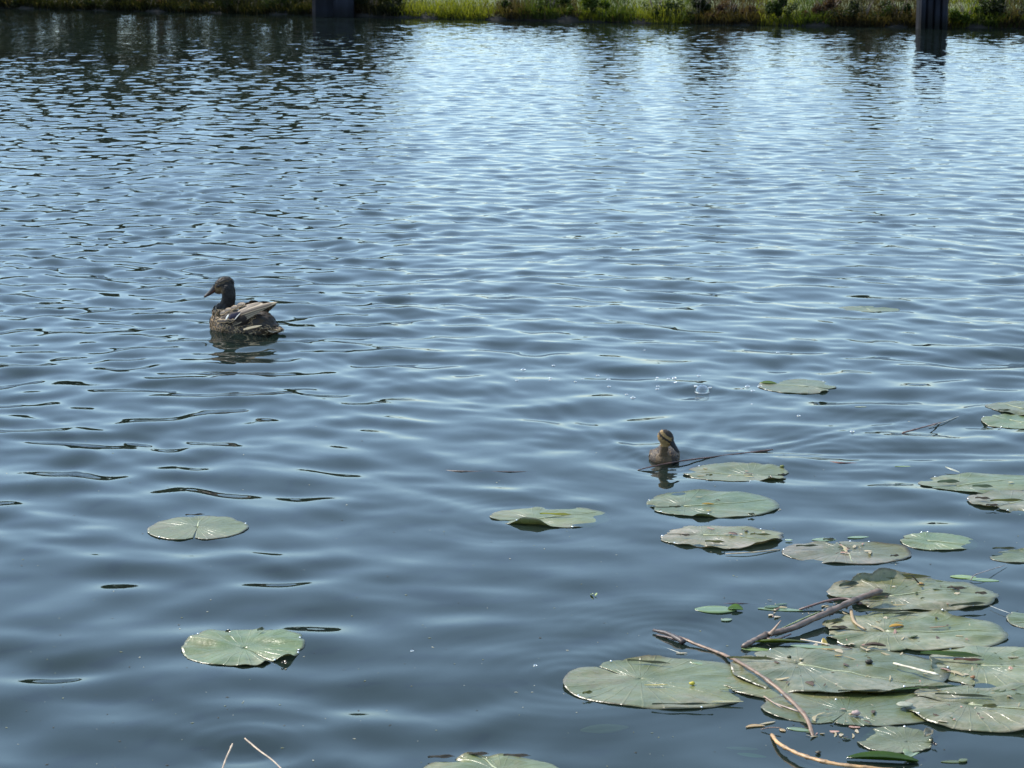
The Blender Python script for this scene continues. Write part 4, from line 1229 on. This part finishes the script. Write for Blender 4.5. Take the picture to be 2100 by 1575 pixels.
q = P(1440, 804)
big = empty('bubble', (q.x, q.y, wz(q.x, q.y)), 0, 'large clear dome bubble left of the half-sunken pad', 'bubble', 'bubbles on the water')
for nm, me in (('film', bubble_mesh(0.024, 'film')), ('collar', collar_mesh(0.024))):
    o = bpy.data.objects.new(nm, me); o.parent = big; col.objects.link(o)
small = bubble_mesh(0.0048, 'film'); sc2 = collar_mesh(0.0055)
BUB = [(1073, 757, 1.5), (1135, 748, 1.0), (1226, 767, 1.0), (1248, 777, 1.2), (1249, 792, 1.0), (1285, 808, 0.9), (1298, 816, 1.4), (1348, 773, 0.9), (1346, 779, .8), (1349, 792, 1.0), (1348, 798, 1.0),
       (1371, 776, 0.9), (1383, 775, 1.3), (1385, 787, 0.8), (1427, 797, 1.1), (1456, 799, 1.0), (1533, 793, 1.4), (1544, 804, 1.2), (1558, 793, 1.3), (1595, 722, 1.0), (1638, 855, 1.0), (1748, 886, 1.2), (1060, 782, 1.0),
       (1180, 782, .8), (1129, 776, 0.9), (1195, 776, .7), (1322, 718, .7), (1433, 771, 1.1), (1520, 799, .8), (1128, 782, .8), (1542, 829, .6), (845, 1336, .6), (1098, 1366, .7)]
for (a, b, s_) in BUB:
    where = 'in the left part of the scatter, away from the large bubble' if a < 1265 else ('in the middle of the scatter, left of the large bubble' if a < 1400 else 'near the large bubble and the half-sunken pad')
    if b > 815: where = 'drifting apart in the open water'
    q = P(a, b)
    rt = empty('bubble', (q.x, q.y, wz(q.x, q.y)), 0, 'tiny bubble ' + where, 'bubble', 'tiny bubbles ' + where)
    rt.scale = (s_, s_, s_)
    for nm, me in (('film', small), ('collar', sc2)):
        o = bpy.data.objects.new(nm, me); o.parent = rt; col.objects.link(o)


# specks of dust, pollen and plant fluff on the near water
mb = MB()
for i in range(420):
    a, b = rng.uniform(-60, 2160), 860 + 720 * rng.random() ** 0.8
    q = P(a, b); r = rng.choice([0.0007, 0.0009, 0.0012, 0.0018]); z = wz(q.x, q.y) + 0.0006
    if top_at(q.x, q.y) > wz(q.x, q.y) + 0.001: continue
    k = rng.uniform(1, 2.6); c = rng.choice([(0.35, 0.34, 0.28), (0.04, 0.035, 0.025), (0.16, 0.17, 0.10)])
    t = rng.uniform(0, 3.1); u = Vector((math.cos(t), math.sin(t), 0)) * r * k; v = Vector((-math.sin(t), math.cos(t), 0)) * r
    p_ = Vector((q.x, q.y, z))
    mb.add([p_ - u, p_ - v, p_ + u, p_ + v, p_ + Vector((0, 0, r * 0.5))], [(0, 1, 4), (1, 2, 4), (2, 3, 4), (3, 0, 4)], [c] * 5)
tag(mb.build('floating_dust', M['scrap']), 'fine specks of dust and pollen floating on the near water', None, None, 'stuff')

# ------------------------------------------------------------------ birds
def remeshed(parts, voxel, smooth=6):
    """one continuous skin grown over overlapping shapes"""
    mb = MB()
    for f in parts: f(mb)
    o = mb.build('tmp', M['plumage'])
    r = o.modifiers.new('r', 'REMESH'); r.mode = 'VOXEL'; r.voxel_size = voxel
    s_ = o.modifiers.new('s', 'SMOOTH'); s_.factor = 0.6; s_.iterations = smooth
    dg = bpy.context.evaluated_depsgraph_get()
    me = bpy.data.meshes.new_from_object(o.evaluated_get(dg))
    bpy.data.objects.remove(o)
    return me


def colour_mesh(me, fn, name, mat):
    me.name = name
    me.materials.clear(); me.materials.append(mat)
    if 'Col' in me.color_attributes: me.color_attributes.remove(me.color_attributes['Col'])
    a = me.color_attributes.new('Col', 'FLOAT_COLOR', 'POINT')
    arr = np.ones((len(me.vertices), 4), dtype=np.float32)
    for i, v in enumerate(me.vertices):
        arr[i, :3] = fn(v.co)
    a.data.foreach_set('color', arr.ravel())
    me.polygons.foreach_set('use_smooth', [True] * len(me.polygons))


def chain(pts, rads, n=14):
    def f(mb):
        for k in range(len(pts)):
            r = rads[k]
            ellipsoid(mb, pts[k], (r, r, r) if not hasattr(r, '__len__') else r, None, 14, 10)
        pp = spline(pts, n)
        rr = [np.interp(i / (n - 1), np.linspace(0, 1, len(rads)), [q if not hasattr(q, '__len__') else q[1] for q in rads]) for i in range(n)]
        for p_, r in zip(pp, rr): ellipsoid(mb, p_, (r, r, r), None, 12, 8)
    return f


def feather_blade(mb, base, tip, width, nrm, ccen, cedge, bend=0.0, n=9, shaft=True, blunt=0.5, ctip=None):
    base, tip, nrm = Vector(base), Vector(tip), Vector(nrm).normalized()
    ax = tip - base; L = ax.length; ax.normalize()
    sd = ax.cross(nrm).normalized(); up = sd.cross(ax)
    vs = []; cs = []; fs = []
    for i in range(n):
        t = i / (n - 1)
        ww = width * 0.5 * min(1, 0.35 + t * 3.5) * (1 - max(0, (t - blunt) / (1 - blunt)) ** 2.2) + 0.0003
        c = base + ax * L * t + up * (bend * math.sin(math.pi * t) * L)
        for k in (-1, -0.62, 0, 0.62, 1):
            vs.append(c + sd * ww * k - up * ww * 0.22 * k * k)
            e = ccen if abs(k) < 0.8 else cedge
            if t > 0.9 and abs(k) > 0.3: e = cedge
            if ctip is not None and t > 0.85: e = ctip
            if k == 0 and shaft: e = [q * 0.75 for q in e]
            cs.append(list(e))
    for i in range(n - 1):
        for j in range(4):
            a = i * 5 + j
            fs.append((a, a + 5, a + 6, a + 1))
    mb.add(vs, fs, cs)


def plumage_cover(me, name, parent, region, size, count, colfn, seed, lift=0.25):
    """small overlapping contour feathers laid over the body, tips pointing back"""
    g = random.Random(seed)
    bm_v = [v.co.copy() for v in me.vertices]
    nv = [v.normal.copy() for v in me.vertices]
    idx = [i for i in range(len(bm_v)) if region(bm_v[i])]
    mb = MB()
    for q in range(count):
        i = g.choice(idx)
        p_, nr = bm_v[i], nv[i]
        back = Vector((-1, 0, -0.12 if p_.z > 0 else 0))
        tg = (back - nr * back.dot(nr))
        if tg.length < 0.2: continue
        tg.normalize()
        tg = Quaternion(nr, g.gauss(0, 0.16)) @ tg
        L = size[0] * g.uniform(0.75, 1.2); W = size[1] * g.uniform(0.8, 1.15)
        ce, cg = colfn(p_, g)
        feather_blade(mb, p_ + nr * 0.0006 - tg * L * 0.3, p_ + nr * (0.001 + lift * L * 0.3) + tg * L * 0.7, W, nr, ce, cg, 0.05, n=5, blunt=0.55)
    o = mb.build(name, M['feather'], parent)
    o['kind'] = 'stuff'
    return o


# --- the hen -----------------------------------------------------------------
YAW = R(180 - 32)        # heading: to the left and away
hen = empty('mallard_hen', (0, 0, 0), YAW, 'brown mottled mallard hen swimming alone at the left, head turned left', 'duck')


def L3(zx, zy, Y):
    """hen-frame point from measurements of the enlarged photograph"""
    X = -((zx - 951.0) / 4410 + 0.53 * Y) / 0.848
    Z = ((1092.0 - zy) / 4410 - 0.176 * (0.53 * X - 0.848 * Y)) / 0.985
    return Vector((X, Y, Z))


p0 = P(380 + 951 / 7.875, 540 + 1092 / 7.875)
hen.location = (p0.x, p0.y, 0.0)
HEADC = L3(612, 318, 0.0)
HY = R(32); HP = R(22)      # head turned towards the viewer's left, bill a little down
hrot = Matrix.Rotation(HY, 3, 'Z') @ Matrix.Rotation(HP, 3, 'Y')


def hen_shapes(mb):
    ellipsoid(mb, (0.012, 0, 0.010), (0.138, 0.074, 0.066), None, 30, 20)
    ellipsoid(mb, (0.080, 0, 0.022), (0.070, 0.058, 0.056), None, 24, 16)
    ellipsoid(mb, (-0.060, 0, 0.032), (0.080, 0.054, 0.050), Matrix.Rotation(R(6), 3, 'Y'), 24, 16)
    ellipsoid(mb, (-0.100, 0, 0.026), (0.060, 0.040, 0.030), Matrix.Rotation(R(-4), 3, 'Y'), 20, 14)
    ellipsoid(mb, (-0.130, 0, 0.020), (0.045, 0.030, 0.014), None, 20, 12)
    # skull
    ellipsoid(mb, HEADC, (0.0385, 0.0245, 0.0300), hrot, 20, 16)
    ellipsoid(mb, HEADC + hrot @ Vector((0.022, 0, -0.008)), (0.024, 0.0175, 0.0185), hrot, 18, 12)


neck = [L3(610, 800, 0), L3(640, 700, 0), L3(672, 600, 0), L3(690, 500, 0), L3(668, 390, 0)]
hen_me = remeshed([hen_shapes, chain(neck, [0.046, 0.030, 0.0255, 0.0255, 0.0275], 18)], 0.0030, 6)


def hen_col(c):
    q = hrot.transposed() @ (c - HEADC)
    n_ = 0.5 + 0.5 * math.sin(c.x * 610 + 3 * math.sin(c.z * 400)) * math.sin(c.y * 530 + c.z * 700)
    dark = Vector((0.009, 0.008, 0.008)); buff = Vector((0.15, 0.095, 0.045)); brown = Vector((0.036, 0.024, 0.015))
    if c.z > 0.105 or q.length < 0.045:
        if q.z > 0.014: return dark.lerp(brown, 0.35 * n_)                       # crown
        eye = abs(q.z - 0.0045 - 0.05 * q.x) < 0.0045 and q.x < 0.032
        if eye: return Vector((0.014, 0.010, 0.008))
        if 0.009 < q.z <= 0.014: return buff.lerp(brown, 0.55)                       # brow
        t = smooth01((q.x - 0.001) / 0.018) * smooth01((q.z + 0.030) / 0.010)
        return dark.lerp(buff * 1.25, 0.95 * t).lerp(brown, 0.3 * n_)
    if c.z > 0.075 and c.x > 0.03: return dark.lerp(brown, 0.30 * n_)  # shade on the neck is put into its colour, as on the head
    t = n_
    return brown.lerp(buff, 0.35 * t) if c.z > -0.01 else dark


colour_mesh(hen_me, hen_col, 'body', M['plumage'])
o = bpy.data.objects.new('body', hen_me); o.parent = hen; col.objects.link(o)


def hen_feather_col(p_, g):
    if p_.x < -0.075 and p_.z > 0.035: return (0.022, 0.016, 0.012), (0.05, 0.035, 0.022)  # rump coverts: shade below the wings put into the colour
    if p_.x > 0.05: return (0.030, 0.018, 0.010), (0.46, 0.31, 0.16)
    return ((0.026, 0.016, 0.010), (0.44, 0.29, 0.15)) if g.random() < 0.6 else (((0.02, 0.013, 0.008), (0.10, 0.065, 0.035)) if g.random() < 0.6 else ((0.06, 0.04, 0.025), (0.62, 0.47, 0.28)))


plumage_cover(hen_me, 'body_feathers', hen, lambda c: -0.012 < c.z < 0.085 and (c - HEADC).length > 0.07 and not (c.z > 0.078 and c.x > 0.05), (0.024, 0.0150), 950, hen_feather_col, 4)
plumage_cover(hen_me, 'neck_feathers', hen, lambda c: c.z > 0.07 and c.x > 0.02, (0.009, 0.0045), 900,
              lambda p_, g: ((lambda b: (b, b * 1.2))(hen_col(p_) * g.uniform(0.55, 1.0))), 9, 0.08)

# bill
def bill(parent, org, rot, L, w0, w1, h0, c1, c2, crim):
    mb = MB(); n = 12; m = 12; vs = []; cs = []; fs = []
    for i in range(n):
        t = i / (n - 1)
        ww = w0 + (w1 - w0) * smooth01(t * 1.15) - (0.4 * w1 if t > 0.93 else 0)
        hh = h0 * (1 - 0.78 * t ** 0.7) + 0.0012
        cz = -0.0 - 0.10 * L * math.sin(t * 1.3) + 0.06 * L * max(0, t - 0.75)
        if t > 0.97: hh *= 0.5
        for k in range(m):
            a = 2 * math.pi * k / m
            y = math.cos(a) * ww; z = math.sin(a) * hh * (1 if math.sin(a) > 0 else 0.55)
            vs.append(rot @ Vector((L * t, y, cz + z)) + org)
            cc = c1 if math.sin(a) > 0.1 else c2
            if abs(math.sin(a)) < 0.3: cc = crim
            if t > 0.92: cc = [q * 0.35 for q in cc]
            cs.append(list(cc))
    for i in range(n - 1):
        for k in range(m):
            fs.append((i * m + k, i * m + (k + 1) % m, (i + 1) * m + (k + 1) % m, (i + 1) * m + k))
    fs.append(tuple((n - 1) * m + k for k in range(m)))
    mb.add(vs, fs, cs)
    return mb.build('bill', M['bill'], parent)


brot = Matrix.Rotation(HY, 3, 'Z') @ Matrix.Rotation(R(30), 3, 'Y')
bill(hen, HEADC + hrot @ Vector((0.036, 0, -0.003)), brot, 0.056, 0.0135, 0.0120, 0.0185, (0.016, 0.017, 0.018), (0.045, 0.022, 0.014), (0.07, 0.028, 0.016))
for sy in (1, -1):
    mb = MB(); ellipsoid(mb, HEADC + hrot @ Vector((0.017, sy * 0.0205, 0.006)), (0.0048, 0.0048, 0.0048), None, 12, 8)
    mb.build('eye', M['eye'], hen)

BR1 = (0.10, 0.070, 0.045); BR2 = (0.20, 0.15, 0.105); PAL = (0.50, 0.40, 0.29)
for side in (1, -1):
    wing = MB()
    # folded covert shell
    def LL(a, b, Y): 
        v = L3(a, b, Y); v.y *= side; return v
    ellipsoid(wing, (-0.004, side * 0.056, 0.052), (0.070, 0.020, 0.030), Matrix.Rotation(R(10), 3, 'Y'), 22, 14, (0.022, 0.015, 0.012))
    wo = wing.build('wing', M['plumage'], hen)
    # primaries: long grey-brown blades sweeping up and back, tips over the rump
    for i in range(7):
        t = i / 6
        b = LL(800 + 30 * t, 985 - 150 * t, 0.078 - 0.006 * t); e = LL(1235 + 330 * t, 765 - 145 * t, 0.046 - 0.030 * t)
        if side == -1: e += Vector((0.03, 0, -0.012))
        mb = MB(); feather_blade(mb, b, e, 0.019, (0.1, side * 1.0, 0.25 + 0.4 * t), (0.045, 0.031, 0.021), (0.17, 0.125, 0.085) if i % 2 else (0.40, 0.31, 0.20), 0.03, 14, blunt=0.72)
        mb.build('feather', M['feather'], wo)
    # tertials: broad, pale-edged, lying above
    for i in range(4):
        t = i / 3
        b = LL(870 + 40 * t, 790 - 70 * t, 0.062 - 0.022 * t); e = LL(1190 + 130 * t, 700 - 62 * t, 0.040 - 0.02 * t)
        mb = MB(); feather_blade(mb, b, e, 0.020, (0.0, side * 0.7, 0.8), (0.048, 0.031, 0.020), PAL, 0.05, 12, blunt=0.6)
        mb.build('feather', M['feather'], wo)
    # speculum with its white borders
    for i in range(5):
        b = LL(735 + 30 * i, 900 - 6 * i, 0.0795 - 0.001 * i); e = LL(800 + 36 * i, 800 - 8 * i, 0.074)
        mb = MB(); feather_blade(mb, b, e, 0.012, (0.15, side, 0.25), (0.010, 0.008, 0.030), (0.008, 0.007, 0.018), 0.03, 6)
        mb.build('speculum', M['bill'], wo)
    mb = MB(); feather_blade(mb, LL(678, 905, 0.081), LL(742, 818, 0.081), 0.0075, (0.15, side, 0.25), (0.75, 0.72, 0.66), (0.75, 0.72, 0.66), 0.06, 7)
    mb.build('wing_bar', M['feather'], wo)
    mb = MB(); feather_blade(mb, LL(840, 905, 0.083), LL(950, 790, 0.079), 0.0035, (0.15, side, 0.25), (0.6, 0.56, 0.5), (0.6, 0.56, 0.5), 0.02, 7)
    mb.build('wing_bar', M['feather'], wo)
    # scapulars over the shoulder, coverts at the lower edge
    for i in range(10):
        a0 = 560 + 36 * i; b0 = 790 - 14 * i + 14 * math.sin(i * 2.1)
        Y = 0.056 - 0.002 * i
        mb = MB(); feather_blade(mb, LL(a0, b0 + 8, Y), LL(a0 + 125, b0 - 16, Y), 0.021, (0.05, side * 0.75, 0.7), (0.026, 0.016, 0.010), (0.34, 0.235, 0.125), 0.07, 8, blunt=0.5)
        mb.build('scapular', M['feather'], wo)
    for i in range(7):
        a0 = 500 + 42 * i; b0 = 935 + 8 * math.sin(i * 3)
        mb = MB(); feather_blade(mb, LL(a0, b0, 0.066 + 0.012 * min(1, i / 3)), LL(a0 + 85, b0 - 18, 0.070 + 0.012 * min(1, i / 3)), 0.013, (0.1, side, 0.35), (0.028, 0.018, 0.011), (0.42, 0.30, 0.16), 0.06, 7)
        mb.build('covert', M['feather'], wo)
# pale flank stripe and tail
hbvh = BVHTree.FromPolygons([v.co for v in hen_me.vertices], [p_.vertices for p_ in hen_me.polygons])


def on_skin(v, off=0.004):
    loc, nr, ix, ds_ = hbvh.find_nearest(v)
    return loc + nr * off


mb = MB(); feather_blade(mb, on_skin(L3(975, 1068, 0.072)), on_skin(L3(1300, 1000, 0.040), 0.006), 0.0085, (-0.3, 0.8, 0.45), (0.90, 0.60, 0.34), (0.90, 0.60, 0.34), 0.05, 9, shaft=False)
mb.build('undertail_stripe', M['feather'], hen)
tail = MB(); ellipsoid(tail, (-0.130, 0, 0.022), (0.030, 0.022, 0.009), None, 16, 10, (0.05, 0.035, 0.022))
to = tail.build('tail', M['plumage'], hen)
for i in range(9):
    t = (i - 4) / 4
    mb = MB()
    feather_blade(mb, (-0.118, 0.018 * t, 0.026), (-0.186 + 0.014 * abs(t), 0.036 * t, 0.021 - 0.006 * abs(t)), 0.015, (0, 0.25 * t, 1), (0.16, 0.11, 0.07), (0.55, 0.44, 0.32), 0.03, 8, blunt=0.6)
    mb.build('feather', M['feather'], to)

# --- the duckling --------------------------------------------------------------
dk = empty('mallard_duckling', (0, 0, 0), R(-96), 'brown and buff duckling swimming towards the camera among the lily pads', 'duckling')
p1 = P(1240 + 622 / 5.0, 840 + 545 / 5.0)
dk.location = (p1.x + 0.0, p1.y + 0.055, 0.0)
DH = Vector((0.036, 0.005, 0.070))
DY = R(70)
drot = Matrix.Rotation(DY, 3, 'Z') @ Matrix.Rotation(R(34), 3, 'Y')


def dk_shapes(mb):
    ellipsoid(mb, (-0.010, 0, 0.000), (0.070, 0.0425, 0.027), None, 24, 16)
    ellipsoid(mb, (0.032, 0, -0.002), (0.028, 0.022, 0.023), None, 20, 14)
    ellipsoid(mb, (-0.060, 0, 0.014), (0.028, 0.020, 0.010), None, 16, 10)
    ellipsoid(mb, DH, (0.0240, 0.0190, 0.0205), drot, 18, 14)
    ellipsoid(mb, DH + drot @ Vector((0.013, 0, -0.003)), (0.0130, 0.0105, 0.0110), drot, 16, 12)


dk_me = remeshed([dk_shapes, chain([(0.036, 0, 0.006), (0.040, 0, 0.026), (0.040, 0.002, 0.043), (0.036, 0.003, 0.059)], [0.016, 0.0112, 0.0104, 0.0140], 14)], 0.0019, 5)


def dk_col(c):
    q = drot.transposed() @ (c - DH)
    n_ = 0.5 + 0.5 * math.sin(c.x * 1100 + 3 * math.sin(c.z * 800)) * math.sin(c.y * 900 + c.z * 1100)
    dark = Vector((0.014, 0.010, 0.008)); buff = Vector((0.26, 0.165, 0.065)); brown = Vector((0.042, 0.027, 0.016))
    if q.length < 0.030 and c.z > 0.045:
        if q.z > 0.0125 or (abs(q.y) < 0.0065 and q.z > 0.002 and q.x > 0.0): return dark.lerp(brown, 0.3 * n_)
        if abs(q.z - 0.0025) < 0.0028: return dark
        return buff.lerp(brown, 0.25 * n_)
    if c.x > 0.022 and abs(c.y) < 0.022: return buff.lerp(brown, 0.72 + 0.25 * n_)
    return brown.lerp(dark, 0.5)


colour_mesh(dk_me, dk_col, 'body', M['plumage'])
o = bpy.data.objects.new('body', dk_me); o.parent = dk; col.objects.link(o)
plumage_cover(dk_me, 'down', dk, lambda c: -0.01 < c.z < 0.045 and c.x < 0.03, (0.012, 0.005), 800, lambda p_, g: ((0.028, 0.018, 0.011), (0.40, 0.27, 0.13) if g.random() < 0.25 else (0.055, 0.034, 0.02)), 3, 0.5)
plumage_cover(dk_me, 'down', dk, lambda c: c.z > 0.03 or c.x > 0.03, (0.0045, 0.0018), 1300, lambda p_, g: ((lambda b: (b, b * 1.2))(dk_col(p_) * g.uniform(0.85, 1.2))), 5, 0.4)
bill(dk, DH + drot @ Vector((0.021, 0, -0.002)), Matrix.Rotation(DY, 3, 'Z') @ Matrix.Rotation(R(42), 3, 'Y'), 0.036, 0.0085, 0.0088, 0.0110, (0.010, 0.010, 0.012), (0.016, 0.013, 0.012), (0.014, 0.012, 0.011))
for sy in (1, -1):
    mb = MB(); ellipsoid(mb, DH + drot @ Vector((0.0120, sy * 0.0155, 0.0035)), (0.0032, 0.0030, 0.0030), None, 12, 8)
    mb.build('eye', M['eye'], dk)
for side in (1, -1):
    mb = MB(); ellipsoid(mb, (-0.016, side * 0.0340, 0.006), (0.034, 0.010, 0.012), Matrix.Rotation(R(8), 3, 'Y'), 16, 10, (0.045, 0.029, 0.018))
    wo = mb.build('wing', M['plumage'], dk)
    for i in range(6):
        mb = MB()
        feather_blade(mb, (0.012 - 0.010 * i, side * 0.0430, 0.010 - 0.002 * (i % 2)), (-0.012 - 0.011 * i, side * 0.0410, 0.008), 0.007, (0.1, side, 0.4), (0.04, 0.026, 0.016), (0.34, 0.22, 0.12), 0.06, 6)
        mb.build('feather', M['feather'], wo)
